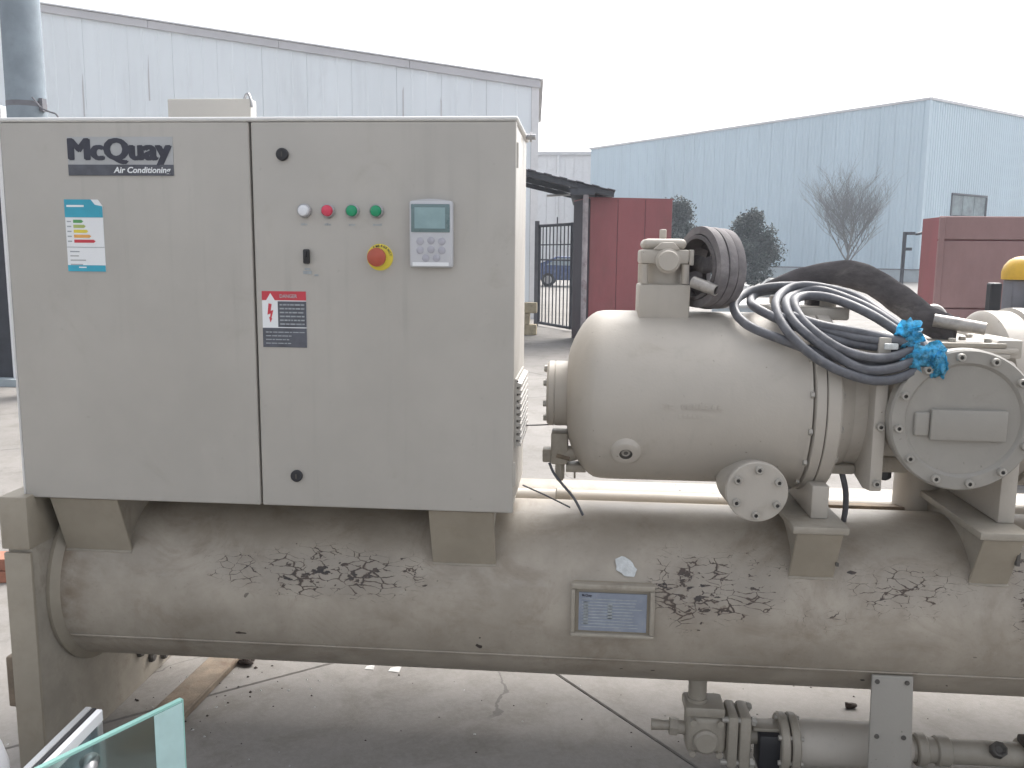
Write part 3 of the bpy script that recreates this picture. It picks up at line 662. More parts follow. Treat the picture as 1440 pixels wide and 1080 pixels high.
# rear shell and the pipe between
q = MB('shell_paint'); q.lathe([(k*0.1, 0.15) for k in range(33)], (-1.47, 2.97, 0.495), (1, 0, 0), 48); rear = obj('header_pipe', q, ch)
for x in (-1.2, 1.3):
    q = MB('grimy_paint'); q.box(x, x+0.05, 2.70, 2.85, 0.47, 0.50, bevel=0.003); obj('pipe_bracket', q, rear, smooth=30)
q = MB('machine_paint'); q.cyl((-1.2, 2.70, 0.655), (1.7, 2.70, 0.655), 0.032, seg=24); pp = obj('balance_pipe', q, ch)
for x in (-0.08, 0.55, 1.2):
    q = MB('grimy_paint'); q.cyl((x, 2.70, 0.655), (x+0.05, 2.70, 0.655), 0.037, seg=24, ch=0.004); obj('pipe_socket', q, pp)
# ---- cabinet brackets
def corbel(name, x0, x1, ztop, zt_plate):
    q = MB('bracket_paint')
    q.hull8([(x0, 2.268, 0.588), (x1, 2.268, 0.588), (x1, 2.276, 0.592), (x0, 2.276, 0.592), (x0, 2.203, ztop), (x1, 2.203, ztop), (x1, 2.211, ztop), (x0, 2.211, ztop)], None, 0.002, 1)
    o = obj(name, q, shell, smooth=30)
    for xa in (x0+0.012, x1-0.020):
        q = MB('grimy_paint'); q.prism([(xa, 2.213, ztop), (xa, 2.275, 0.594), (xa, 2.34, 0.655), (xa, 2.47, 0.70), (xa, 2.60, 0.66), (xa, 2.62, ztop)], (0.008, 0, 0)); obj('gusset', q, shell, smooth=0)
    if zt_plate:
        q = MB('grimy_paint'); q.box(x0-0.012, x1+0.012, 2.196, 2.76, ztop+0.0008, ztop+zt_plate, bevel=0.003); obj('saddle_plate', q, shell, smooth=30)
    # weld bead along the foot
    q = MB('grimy_paint'); q.tube([(x0+(x1-x0)*k/10, 2.268+rnd.uniform(-.001, .001), 0.586+rnd.uniform(-.001, .001)) for k in range(11)], 0.005, seg=6); obj('weld_bead', q, shell)
corbel('cabinet_bracket', -1.438, -1.248, 0.755, 0)
corbel('cabinet_bracket', -0.398, -0.226, 0.755, 0)
corbel('compressor_saddle', 0.548, 0.663, 0.727, 0.020)
corbel('compressor_saddle', 1.004, 1.102, 0.727, 0.020)
# saddle corner scuffs: bare dark edges
q = MB('socket_dark'); q.box(0.6585, 0.6655, 2.236, 2.243, 0.632, 0.641); obj('chip', q, shell, smooth=0)
q = MB('socket_dark'); q.box(1.0965, 1.1045, 2.2225, 2.234, 0.655, 0.690); obj('chip', q, shell, smooth=0)
# nameplate box on the shell
npl = MB('bracket_paint')
npl.hull8([(-0.018, 2.224, 0.424), (0.195, 2.224, 0.424), (0.195, 2.26, 0.424), (-0.018, 2.26, 0.424), (-0.018, 2.226, 0.562), (0.195, 2.226, 0.562), (0.195, 2.27, 0.562), (-0.018, 2.27, 0.562)], None, 0.005)
for args in ((-0.021, 0.198, 0.552, 0.566), (-0.021, 0.198, 0.420, 0.430), (-0.021, -0.010, 0.4305, 0.5515), (0.186, 0.198, 0.4305, 0.5515)):
    npl.box(args[0], args[1], 2.212, 2.236, args[2], args[3], 'grimy_paint', 0.003)
npl.box(0.0, 0.178, 2.2205, 2.2238, 0.436, 0.541, 'plate_blue')
npl.text('McQuay', 0.008, 2.2200, 0.530, 0.010, 'ink', width=0.026, bold=0.0003, ext=0.0002)
for k in range(10):
    z = 0.522-k*0.0085
    npl.box(0.008, 0.168-0.03*rnd.random(), 2.2197, 2.2204, z, z+0.0022, 'grey_print')
npl.box(0.013, 0.025, 2.2197, 2.2204, 0.453, 0.516, 'grey_print'); npl.box(0.076, 0.088, 2.2197, 2.2204, 0.470, 0.512, 'grey_print')
obj('nameplate', npl, shell, smooth=30)
# ---- control cabinet
X0, X1, YF, YB, Z0, Z1, XS = -1.493, -0.175, 2.206, 2.60, 0.757, 1.745, -0.8397
q = MB('cabinet_paint'); q.box(X0+0.004, X1-0.004, YF, YB, Z0, Z1-0.004, bevel=0.006); cab = obj('control_cabinet', q, ch, smooth=30)
q = MB('edge_highlight'); q.box(X0-0.004, X1+0.004, 2.184, YB+0.01, Z1-0.0055, Z1+0.006, bevel=0.0055, seg=4); obj('top_lip', q, cab, smooth=30)  # real lip; its pale colour is a painted sky highlight
q = MB('cabinet_paint'); q.box(X0, XS-0.0028, 2.186, 2.205, Z0+0.002, Z1-0.006, bevel=0.0045, seg=3); obj('door', q, cab, smooth=30)
q = MB('cabinet_paint'); q.box(XS+0.0028, X1, 2.186, 2.205, Z0+0.002, Z1-0.006, bevel=0.0045, seg=3); obj('door', q, cab, smooth=30)
DF = 2.186
q = MB('edge_highlight'); q.box(X0-0.0075, X0-0.0006, 2.188, 2.2055, Z0+0.004, Z1-0.008, bevel=0.002); obj('edge_highlight_strip', q, cab, smooth=30)  # strip added to paint the bright line of light down the left edge
def fy(z): return DF
for x, z in ((-0.757, 1.660), (-0.742, 0.842)):
    q = MB('black_plastic', 'bezel_grey'); q.lathe([(0, 0.0155), (0.006, 0.0155), (0.008, 0.013), (0.0085, 0.0)], (x, DF, z), (0, -1, 0), 28, 'black_plastic'); q.box(x-0.0015, x+0.0015, DF-0.0095, DF-0.008, z-0.006, z+0.006, 'socket_dark'); obj('door_lock', q, cab)
for x, l in zip((-0.704, -0.644, -0.582, -0.521), ('lens_white', 'lens_red', 'lens_green', 'lens_green')):
    q = MB('bezel_grey'); q.lathe([(0, 0.0175), (0.008, 0.0175), (0.010, 0.0155), (0.010, 0.0140), (0.015, 0.0138), (0.0185, 0.0115), (0.020, 0.006), (0.0203, 0.0)], (x, DF, 1.523), (0, -1, 0), 28, mats=['bezel_grey']*3+[l]*4); o = obj('indicator_lamp', q, cab)
    o['label'] = {'lens_white': 'white indicator lamp', 'lens_red': 'red indicator lamp', 'lens_green': 'green indicator lamp'}[l]
    q = MB('grey_print'); xx = x-0.010
    for k in range(rnd.choice((3, 4))):
        wd = rnd.uniform(0.003, 0.006); q.box(xx, xx+wd, DF-0.0008, DF-0.0002, 1.487, 1.487+rnd.uniform(0.004, 0.006)); xx += wd+0.0015
    obj('caption', q, cab, smooth=0)
q = MB('black_plastic'); q.box(-0.7085, -0.693, DF-0.012, DF-0.0001, 1.392, 1.428, bevel=0.003); q.box(-0.7045, -0.697, DF-0.020, DF-0.0121, 1.406, 1.424, bevel=0.002); obj('toggle_switch', q, cab, smooth=30)
q = MB('grey_print'); q.box(-0.712, -0.69, DF-0.0008, DF-0.0002, 1.366, 1.374); q.box(-0.708, -0.694, DF-0.0008, DF-0.0002, 1.376, 1.381); q.box(-0.683, -0.673, DF-0.0008, DF-0.0002, 1.361, 1.366); obj('caption', q, cab, smooth=0)
ex, ez = -0.514, 1.410
q = MB('yellow_print'); q.lathe([(0, 0.033), (0.003, 0.033), (0.0035, 0.032), (0.0036, 0.0)], (ex, DF, ez), (0, -1, 0), 40)
q.lathe([(0.003, 0.012), (0.018, 0.012), (0.019, 0.021), (0.024, 0.0235), (0.032, 0.0225), (0.036, 0.017), (0.0375, 0.0)], (ex-0.003, DF, ez), (0, -1, 0), 32, 'red_button')
word = 'EMERGENCY'
for k, c_ in enumerate(word):
    a = math.radians(125-k*13.5); r = 0.0255
    q.text(c_, ex+math.cos(a)*r, DF-0.0042, ez+math.sin(a)*r, 0.0075, 'ink', bold=0.0002, ext=0.0002, rot=a-PI/2)
obj('emergency_stop', q, cab)
q = MB('controller_case'); q.box(-0.436, -0.328, DF-0.020, DF-0.0001, 1.386, 1.548, bevel=0.006, seg=3)
q.prism([(-0.430+0.0136*k, DF-0.018, 1.548+0.005*math.sin(PI*k/7.0)) for k in range(8)][::-1] + [(-0.430, DF-0.018, 1.545), (-0.335, DF-0.018, 1.545)], (0, 0.016, 0), 'controller_case')
q.box(-0.431, -0.335, DF-0.0225, DF-0.0195, 1.472, 1.540, 'screen_border', 0.002)
q.box(-0.422, -0.346, DF-0.0235, DF-0.0222, 1.481, 1.532, 'screen_glass')
for kx, kz in ((-0.409, 1.450), (-0.382, 1.452), (-0.355, 1.450), (-0.409, 1.428), (-0.382, 1.430), (-0.355, 1.428), (-0.395, 1.409), (-0.368, 1.409)):
    q.lathe([(0, 0.0095), (0.0015, 0.0092), (0.0025, 0.007), (0.0026, 0)], (kx, DF-0.0198, kz), (0, -1, 0), 16, 'controller_keys')
q.box(-0.428, -0.338, DF-0.0212, DF-0.0195, 1.390, 1.399, 'white_print')
obj('controller_display', q, cab, smooth=30)
# brand plate
q = MB('pale_plate'); q.box(-1.3145, -1.038, DF-0.0015, DF-0.0001, 1.608, 1.703)
for k, (dx, dz) in enumerate(((0, 0), (0.0028, 0), (-0.0028, 0), (0.0014, 0.0022), (-0.0014, -0.0022), (0.0052, 0), (-0.0052, 0.0006), (0.0040, -0.0020), (-0.0040, 0.0020))):
    q.text('McQuay', -1.309+dx, DF-0.0020-0.00008*k, 1.6475+dz, 0.073, 'ink', width=0.264, ext=0.00002)
q.box(-1.3145, -1.038, DF-0.0026, DF-0.0016, 1.6075, 1.6345, 'bar_ink')
q.text('Air Conditioning', -1.195, DF-0.0031, 1.6145, 0.0205, 'white_print', width=0.150, bold=0.0005, ext=0.0003, shear=0.2)
obj('brand_plate', q, cab, smooth=0)
# energy label
ex0, ex1, ez0, ez1 = -1.332, -1.231, 1.366, 1.548
q = MB('white_print'); q.prism([(ex0, DF-0.0014, ez0), (ex1, DF-0.0014, ez0), (ex1, DF-0.0014, 1.532), (ex1-0.012, DF-0.0014, ez1), (ex0, DF-0.0014, ez1)], (0, 0.0013, 0))
q.prism([(ex0, DF-0.0021, 1.503), (ex1, DF-0.0021, 1.503), (ex1, DF-0.0021, 1.531), (ex1-0.02, DF-0.0021, 1.535), (ex1-0.03, DF-0.0021, ez1), (ex0, DF-0.0021, ez1)], (0, 0.0006, 0), 'teal_print')
q.box(ex0, ex1, DF-0.0021, DF-0.0015, ez0, ez0+0.016, 'teal_print')
q.box(ex0+0.006, ex0+0.052, DF-0.0026, DF-0.0022, 1.529, 1.534, 'white_print'); q.box(ex0+0.03, ex0+0.05, DF-0.0026, DF-0.0022, ez0+0.009, ez0+0.012, 'white_print')
for k, (c_, L) in enumerate((('green_print', 0.022), ('lime_print', 0.028), ('yellow_print', 0.034), ('orange_print', 0.041), ('red_print', 0.052))):
    z = 1.489-k*0.0125; x = ex0+0.021
    q.prism([(x, DF-0.0020, z), (x+L, DF-0.0020, z), (x+L+0.005, DF-0.0020, z+0.004), (x+L, DF-0.0020, z+0.008), (x, DF-0.0020, z+0.008)], (0, 0.0005, 0), c_)
    q.box(ex0+0.004, ex0+0.015, DF-0.0020, DF-0.0015, z+0.002, z+0.005, 'grey_print')
q.box(ex0, ex1, DF-0.0020, DF-0.0015, 1.427, 1.4285, 'grey_print')
for k in range(4): q.box(ex0+0.008, ex0+0.03+0.02*rnd.random(), DF-0.0020, DF-0.0015, 1.415-k*0.011, 1.418-k*0.011, 'pale_plate' if k else 'grey_print')
obj('energy_label', q, cab, smooth=0)
# warning label
wx0, wx1, wz0, wz1 = -0.821, -0.706, 1.179, 1.322
q = MB('white_print'); q.box(wx0, wx1, DF-0.0012, DF-0.0001, wz0, wz1)
q.box(wx0, wx1, DF-0.0018, DF-0.0013, 1.299, wz1, 'red_print')
q.prism([(wx0+0.011, DF-0.0023, 1.2985), (wx0+0.034, DF-0.0023, 1.2985), (wx0+0.0225, DF-0.0023, 1.317)], (0, 0.0004, 0), 'white_print')
q.text('DANGER', wx0+0.047, DF-0.0022, 1.3055, 0.0125, 'pale_plate', width=0.045, bold=0.0002, ext=0.0002)
q.box(wx0+0.041, wx1, DF-0.0018, DF-0.0013, 1.231, 1.2965, 'bar_ink')
q.box(wx0, wx1, DF-0.0018, DF-0.0013, wz0, 1.2285, 'bar_ink')
q.prism([(wx0+x, DF-0.0018, z) for x, z in ((0.017, 1.291), (0.025, 1.289), (0.022, 1.272), (0.029, 1.274), (0.0235, 1.253), (0.0255, 1.253), (0.021, 1.242), (0.0175, 1.256), (0.0200, 1.256), (0.0215, 1.265), (0.0135, 1.262))], (0, 0.0005, 0), 'red_print')
for k in range(6):
    x = wx0+0.046
    while x < wx1-0.010:
        wd = rnd.uniform(0.005, 0.014); q.box(x, min(x+wd, wx1-0.005), DF-0.0022, DF-0.00185, 1.286-k*0.0098, 1.2895-k*0.0098, 'grey_print'); x += wd+0.002
for k in range(4):
    x = wx0+0.008
    while x < wx1-0.05+0.04*rnd.random():
        wd = rnd.uniform(0.005, 0.016); q.box(x, x+wd, DF-0.0022, DF-0.00185, 1.2165-k*0.0095, 1.219-k*0.0095, 'grey_print'); x += wd+0.002
obj('warning_label', q, cab, smooth=0)
# louvre hood on the right-hand side wall
q = MB('cabinet_paint'); q.hull8([(X1-0.003, 2.25, 0.915), (X1+0.002, 2.25, 0.915), (X1+0.002, 2.52, 0.915), (X1-0.003, 2.52, 0.915), (X1-0.003, 2.25, 1.10), (X1+0.002, 2.25, 1.10), (X1+0.002, 2.52, 1.10), (X1-0.003, 2.52, 1.10)])
obj('vent_backing', q, cab, smooth=0)
for k in range(10):
    z = 0.922+k*0.0175
    q = MB('cabinet_paint'); q.hull8([(X1+0.0022, 2.252, z), (X1+0.015, 2.255, z), (X1+0.015, 2.515, z), (X1+0.0022, 2.518, z), (X1+0.0022, 2.252, z+0.012), (X1+0.0145, 2.255, z+0.007), (X1+0.0145, 2.515, z+0.007), (X1+0.0022, 2.518, z+0.012)]); obj('louvre_slat', q, cab, smooth=0)
    q = MB('socket_dark'); q.box(X1+0.0022, X1+0.006, 2.252, 2.256, z+0.0124, z+0.0168); obj('louvre_gap', q, cab, smooth=0)
for z in (1.66, 0.86):
    q = MB('cabinet_paint'); q.cyl((X1-0.001, 2.2015, z-0.03), (X1-0.001, 2.2015, z+0.03), 0.006, seg=12); obj('hinge', q, cab)
q = MB('bezel_grey'); q.tube(spline([(-0.222+0.018*math.cos(a), 2.55, 1.772+0.020*math.sin(a)) for a in [2*PI*k/12 for k in range(12)]], 3, True), 0.006, seg=8, closed=True); q.cyl((-0.222, 2.55, Z1+0.0065), (-0.222, 2.55, 1.757), 0.011, seg=12); obj('lifting_eye', q, cab)
q = MB('bezel_grey'); q.cyl((X1+0.001, 2.50, 1.742), (X1+0.028, 2.50, 1.742), 0.008, seg=12); q.cyl((X1+0.012, 2.50, 1.742), (X1+0.018, 2.50, 1.742), 0.014, seg=6); obj('side_bolt', q, cab)
q = MB('cabinet_paint'); q.box(-1.275, -1.016, 2.66, 2.71, 1.35, 1.876, bevel=0.004); q.box(-1.27, -1.02, 2.601, 2.659, 1.40, 1.60); obj('starter_box', q, cab, smooth=30)
q = MB('bezel_grey'); q.tube(spline([(-1.036, 2.665, 1.875), (-1.03, 2.665, 1.888), (-1.022, 2.665, 1.888), (-1.014, 2.662, 1.868), (-1.012, 2.662, 1.85)]), 0.004, seg=6); obj('lid_clip', q, cab)

# ---- compressor
CY, CZ, CR = 2.48, 1.03, 0.238
q = MB('machine_paint'); q.lathe([(0, 0.08), (0.001, 0.105), (0.006, 0.130), (0.015, 0.154), (0.026, 0.176), (0.039, 0.198), (0.051, 0.2135), (0.064, 0.2255), (0.078, 0.2335), (0.095, 0.237), (0.115, CR), (0.30, CR), (0.45, CR), (0.59, CR), (0.612, 0.2395), (0.622, 0.246)], (-0.045, CY, CZ), (1, 0, 0), 96)
cmp_ = obj('compressor_body', q, ch)
def ring(name, prof, x, mat='machine_paint', par=cmp_, y=CY, z=CZ): q = MB(mat); q.lathe(prof, (x, y, z), (1, 0, 0), 96); return obj(name, q, par, smooth=30)
ring('suction_cover', [(0, 0.086), (0.006, 0.092), (0.020, 0.092), (0.021, 0.0895), (0.023, 0.0895), (0.024, 0.092), (0.058, 0.092), (0.066, 0.098)], -0.102)
ring('body_flange', [(0, 0.2415), (0.004, 0.2505), (0.026, 0.252), (0.028, 0.2495)], 0.582)
ring('bearing_flange', [(0, 0.249), (0.002, 0.252), (0.032, 0.252), (0.038, 0.246)], 0.6125)
ring('flange_gasket', [(0, 0.247), (0.004, 0.247)], 0.6095, 'socket_dark')
ring('bearing_housing', [(0, 0.205), (0.02, 0.200), (0.05, 0.185), (0.09, 0.190)], 0.648)
# bolts
bq = MB('bolt_steel'); bq.lathe([(0, 0.0102), (0.010, 0.0102), (0.012, 0.0088), (0.012, 0.0048), (0.006, 0.0046), (0.006, 0.0)], (0, 0, 0), (0, -1, 0), 16, mats=['bolt_steel']*3+['socket_dark']*2)
hq = MB('bolt_steel'); hq.lathe([(0, 0.0095), (0.008, 0.0095), (0.0095, 0.008), (0.0095, 0.0)], (0, 0, 0), (0, -1, 0), 6)
BOLT = obj('socket_bolt', bq, cmp_, origin=(0, 0, 0)); HEX = obj('hex_bolt', hq, cmp_, smooth=20, origin=(0, 0, 0)); used = {'s': False, 'h': False}
def bolt(kind, p, parent, rot=(0, 0, 0)):
    src = BOLT if kind == 's' else HEX
    if not used[kind]: used[kind] = True; o = src; o.rotation_euler = rot; place(o, p, parent)
    else: o = inst(src, p, parent, rot)
    return o
for k in range(16):                      # flange bolts on both faces of the compressor flange
    a = 2*PI*(k+0.5)/16; dy, dz = math.cos(a), math.sin(a)
    if dy > 0.75: continue
    bolt('h', (0.6505, CY+dy*0.226, CZ+dz*0.226), cmp_, (0, 0, PI/2)) ; bolt('h', (0.5795, CY+dy*0.2425, CZ+dz*0.2425), cmp_, (0, 0, -PI/2))
for k in range(8):
    a = 2*PI*(k+0.3)/8
    bolt('h', (-0.102, CY+math.cos(a)*0.075, CZ+math.sin(a)*0.075), cmp_, (0, 0, -PI/2))
# sight glass
nv = Vector((0, -0.866, -0.5)); c0 = Vector((0.114, CY, CZ))+nv*0.231
q = MB('machine_paint'); q.lathe([(0, 0.045), (0.006, 0.041), (0.016, 0.037), (0.018, 0.034), (0.018, 0.017), (0.010, 0.015), (0.010, 0.012), (0.0135, 0.011), (0.0135, 0.006), (0.011, 0.0)], c0, nv, 32, mats=['machine_paint']*4+['socket_dark']*2+['bolt_steel']*2+['socket_dark']); obj('sight_glass', q, cmp_)
# cast maker's marks, too worn to read
q = MB('machine_paint'); x = 0.205
for wd, h in ((0.010, 0.012), (0.012, 0.010), (0, 0), (0.009, 0.012), (0.012, 0.012), (0.011, 0.012), (0.012, 0.012), (0.013, 0.012), (0.010, 0.012), (0.013, 0.012)):
    if wd: q.box(x, x+wd*0.45, 2.2395, 2.246, 1.033, 1.033+h); q.box(x+wd*0.45, x+wd, 2.2395, 2.246, 1.033, 1.033+h*0.3)
    x += (wd or 0.012)+0.004
x = 0.245
for k in range(6): q.box(x, x+0.008, 2.2412, 2.246, 1.010, 1.018); x += 0.012
obj('cast_mark', q, cmp_, smooth=0)
# blanking flange on a stub
q = MB('machine_paint'); q.lathe([(0, 0.082), (0.03, 0.080), (0.05, 0.070), (0.07, 0.066), (0.125, 0.066)], (0.4425, 2.345, 0.832), (0, -1, 0), 48); obj('stub', q, cmp_)
q = MB('machine_paint'); q.lathe([(0, 0.076), (0.002, 0.0775), (0.016, 0.0775), (0.019, 0.075), (0.019, 0.0)], (0.4425, 2.2195, 0.832), (0, -1, 0), 64); bf = obj('blank_flange', q, cmp_, smooth=30)
for k in range(6):
    a = 2*PI*k/6+0.03; bolt('s', (0.4425+math.sin(a)*0.0585, 2.2004, 0.832+math.cos(a)*0.0585), cmp_)
# suction valve block on top
def tower():
    q = MB('machine_paint'); q.box(0.143, 0.280, 2.40, 2.55, 1.235, 1.345, bevel=0.008); t_ = obj('valve_base', q, cmp_, smooth=30)
    q = MB('machine_paint'); q.lathe([(0, 0.055), (0.055, 0.052)], (0.212, 2.475, 1.3455), (0, 0, 1), 24); obj('valve_neck', q, cmp_)
    for x, y in ((0.157, 2.413), (0.266, 2.413), (0.157, 2.537), (0.266, 2.537)):
        q = MB('machine_paint'); q.cyl((x, y, 1.3455), (x, y, 1.398), 0.0105, seg=12); obj('valve_stud', q, cmp_)
    q = MB('machine_paint'); q.box(0.145, 0.274, 2.402, 2.548, 1.3985, 1.437, bevel=0.007); q.box(0.150, 0.268, 2.41, 2.54, 1.4375, 1.466, bevel=0.014, seg=3)
    q.prism([(0.176, 2.400, 1.436), (0.250, 2.400, 1.436), (0.232, 2.400, 1.456), (0.200, 2.400, 1.456)], (0, 0.04, 0), bevel=0.003); q.box(0.2745, 0.288, 2.412, 2.48, 1.395, 1.437, bevel=0.003)
    obj('valve_body', q, cmp_, smooth=30)
    q = MB('machine_paint'); q.lathe([(0, 0.033), (0.014, 0.033), (0.016, 0.028), (0.030, 0.0275), (0.033, 0.025), (0.033, 0)], (0.217, 2.4025, 1.407), (0, -1, 0), 32); obj('valve_cap', q, cmp_, smooth=30)
    q = MB('machine_paint'); q.box(0.199, 0.217, 2.46, 2.48, 1.4665, 1.492, bevel=0.003); obj('valve_stem', q, cmp_, smooth=30)
tower()
# discharge end: plate, housing, round cover
q = MB('machine_paint'); q.prism([(0.730, 2.245, 1.225), (0.730, 2.245, 0.832), (0.730, 2.30, 0.825), (0.730, 2.42, 0.86), (0.730, 2.70, 0.86), (0.730, 2.70, 1.225)], (0.031, 0, 0), bevel=0.004); pf = obj('plate_flange', q, cmp_, smooth=30)
bolt('s', (0.7455, 2.2445, 0.853), cmp_); bolt('s', (0.7455, 2.2445, 1.00), cmp_)
q = MB('machine_paint'); q.box(0.7615, 1.10, 2.31, 2.69, 0.905, 1.165, bevel=0.02, seg=3); hs_ = obj('discharge_housing', q, cmp_, smooth=30)
q = MB('machine_paint'); q.lathe([(0, 0.165), (0.40, 0.165), (0.415, 0.160)], (0.932, 2.66, 1.027), (0, -1, 0), 72); obj('cover_drum', q, cmp_, smooth=30)
q = MB('cover_paint'); q.lathe([(0, 0.168), (0.003, 0.1765), (0.034, 0.1765), (0.040, 0.172), (0.040, 0.143), (0.034, 0.137), (0.032, 0.1355), (0.031, 0.0)], (0.932, 2.2445, 1.027), (0, -1, 0), 96); obj('round_cover', q, cmp_, smooth=25)
for k in range(12):
    a = math.radians(-8+30*k); bolt('s', (0.932+math.sin(a)*0.158, 2.2043, 1.027+math.cos(a)*0.158), cmp_)
q = MB('cover_paint'); q.box(0.852, 1.032, 2.197, 2.2135, 0.978, 1.054, bevel=0.003); q.box(0.815, 0.8515, 2.203, 2.2135, 0.986, 1.046, bevel=0.006, seg=3); obj('cover_plate', q, cmp_, smooth=30)
for z0, z1, dx, mm in ((1.166, 1.180, 0, 'machine_paint'), (1.1805, 1.194, 0.02, 'machine_paint'), (1.1945, 1.207, -0.01, 'grimy_paint')):
    q = MB(mm); q.box(0.80+dx, 1.085+dx, 2.33, 2.66, z0, z1, bevel=0.003); obj('top_plate', q, cmp_, smooth=30)
for x, y in ((0.86, 2.36), (0.95, 2.36), (1.0, 2.42), (1.04, 2.36), (1.05, 2.5)): bolt('h', (x, y, 1.2072), cmp_, (-PI/2, 0, 0))
q = MB('machine_paint'); q.prism([(1.0, 2.34, 1.168), (1.118, 2.34, 1.168), (1.118, 2.34, 1.215), (1.06, 2.34, 1.215)], (0, 0.2, 0), bevel=0.004); obj('rib', q, cmp_, smooth=30)
ring('oil_separator', [(0, 0.215), (0.004, 0.236), (0.012, 0.246), (0.075, 0.246), (0.078, 0.243), (0.082, 0.243), (0.085, 0.255), (0.12, 0.255), (0.125, 0.246), (0.62, 0.246)], 1.125, y=2.62, z=1.028)
q = MB('black_plastic'); q.lathe([(0, 0.016), (0.018, 0.016), (0.02, 0.021), (0.042, 0.021), (0.048, 0.014), (0.048, 0)], (0.815, 2.40, 0.874), (0, 0, -1), 6); obj('drain_plug', q, cmp_, smooth=20)
q = MB('grimy_paint'); q.box(0.765, 0.86, 2.33, 2.5, 0.86, 0.9045, bevel=0.01); obj('plug_boss', q, cmp_, smooth=30)
q = MB('machine_paint'); q.lathe([(0, 0.062), (0.17, 0.062)], (1.0, 2.66, 0.68), (0, 0, 1), 28); obj('oil_pipe', q, cmp_)
# feet on the saddles
for x0, x1, z1, y0 in ((0.596, 0.640, 0.835, 2.27), (1.070, 1.112, 0.95, 2.285)):
    q = MB('machine_paint'); q.box(x0, x1, y0, y0+0.42, 0.7475, z1, bevel=0.004); obj('foot', q, cmp_, smooth=30)
# oil fittings at the lower left of the dome
q = MB('grimy_paint'); q.box(-0.088, -0.040, 2.42, 2.50, 0.835, 0.925, bevel=0.006); q.box(-0.112, -0.065, 2.43, 2.475, 0.838, 0.876, bevel=0.005); q.cyl((-0.062, 2.44, 0.838), (-0.062, 2.44, 0.792), 0.014, seg=6); q.cyl((-0.062, 2.44, 0.80), (-0.062, 2.44, 0.786), 0.010, seg=12)
q.cyl((-0.05, 2.44, 0.86), (-0.01, 2.44, 0.87), 0.022, seg=16); q.box(-0.045, 0.012, 2.42, 2.48, 0.814, 0.835, bevel=0.003); q.cyl((-0.02, 2.45, 0.79), (-0.02, 2.45, 0.82), 0.003, seg=8); obj('oil_fitting', q, cmp_, smooth=30)
q = MB('rust'); q.cyl((-0.072, 2.419, 0.862), (-0.035, 2.419, 0.853), 0.006, seg=8); obj('fitting_rod', q, cmp_)
q = MB('cable_rubber'); q.tube(spline([(-0.092, 2.43, 0.838), (-0.078, 2.42, 0.81), (-0.052, 2.41, 0.78), (-0.02, 2.40, 0.745), (0.006, 2.40, 0.697)]), 0.0038, seg=8); obj('sensor_wire', q, cmp_)
q = MB('cable_rubber'); q.tube(spline([(-0.168, 2.45, 0.765), (-0.10, 2.43, 0.742), (-0.03, 2.42, 0.712)]), 0.0025, seg=6); obj('sensor_wire', q, cmp_)
q = MB('cable_rubber'); q.tube(spline([(-0.172, 2.5, 0.93), (-0.12, 2.47, 0.938), (-0.05, 2.47, 0.945)]), 0.002, seg=6); obj('sensor_wire', q, cmp_)
q = MB('cable_rubber'); q.tube(spline([(0.70, 2.40, 0.86), (0.715, 2.39, 0.80), (0.722, 2.40, 0.745), (0.725, 2.42, 0.70)]), 0.008, seg=8); obj('sensor_wire', q, cmp_)
q = MB('grimy_paint'); q.box(0.66, 0.73, 2.36, 2.60, 0.845, 0.872, bevel=0.008); obj('housing_lip', q, cmp_, smooth=30)
q = MB('rust'); q.box(0.66, 1.0, 2.615, 2.65, 0.675, 0.69, bevel=0.003); obj('cable_tray', q, cmp_, smooth=0)

# ---- liquid line below the shell
LY = 2.40
q = MB('grimy_paint'); q.cyl((0.344, LY, 0.30), (0.344, LY, 0.155), 0.026, seg=20); q.lathe([(0, 0.03), (0.01, 0.03)], (0.344, LY, 0.162), (0, 0, 1), 20); lq = obj('drop_pipe', q, ch)
q = MB('grimy_paint'); q.box(0.306, 0.418, LY-0.048, LY+0.048, 0.132, 0.162, bevel=0.008); q.box(0.312, 0.425, LY-0.045, LY+0.045, 0.018, 0.131, bevel=0.018, seg=3)
q.lathe([(0, 0.036), (0.012, 0.035), (0.018, 0.028), (0.019, 0)], (0.366, LY-0.043, 0.062), (0, -1, 0), 28)
for x, z in ((0.330, 0.118), (0.405, 0.118), (0.330, 0.024), (0.405, 0.024)): q.cyl((x, LY-0.055, z), (x, LY-0.04, z), 0.010, seg=6)
vb = obj('angle_valve', q, ch, smooth=30)
q = MB('grimy_paint'); q.cyl((0.312, LY, 0.075), (0.27, LY, 0.078), 0.020, seg=16); q.cyl((0.29, LY, 0.076), (0.268, LY, 0.078), 0.026, seg=6); q.cyl((0.27, LY, 0.078), (0.217, LY, 0.080), 0.013, 0.017, seg=16); obj('spindle', q, vb, smooth=30)
for x0, x1 in ((0.426, 0.456), (0.459, 0.492)):
    q = MB('grimy_paint'); q.box(x0, x1, LY-0.055, LY+0.055, -0.015, 0.142, bevel=0.010, seg=2); obj('flange', q, vb, smooth=30)
q = MB('bolt_steel'); 
for y, z in ((LY-0.042, 0.128), (LY-0.042, 0.0), (LY+0.04, 0.128)): q.cyl((0.410, y, z), (0.506, y, z), 0.008, seg=8); q.cyl((0.492, y, z), (0.502, y, z), 0.013, seg=6)
obj('flange_bolts', q, vb, smooth=20)
q = MB('black_plastic'); q.box(0.515, 0.585, LY-0.05, LY+0.03, -0.02, 0.088, bevel=0.008); cs = obj('sensor_block', q, ch, smooth=30)
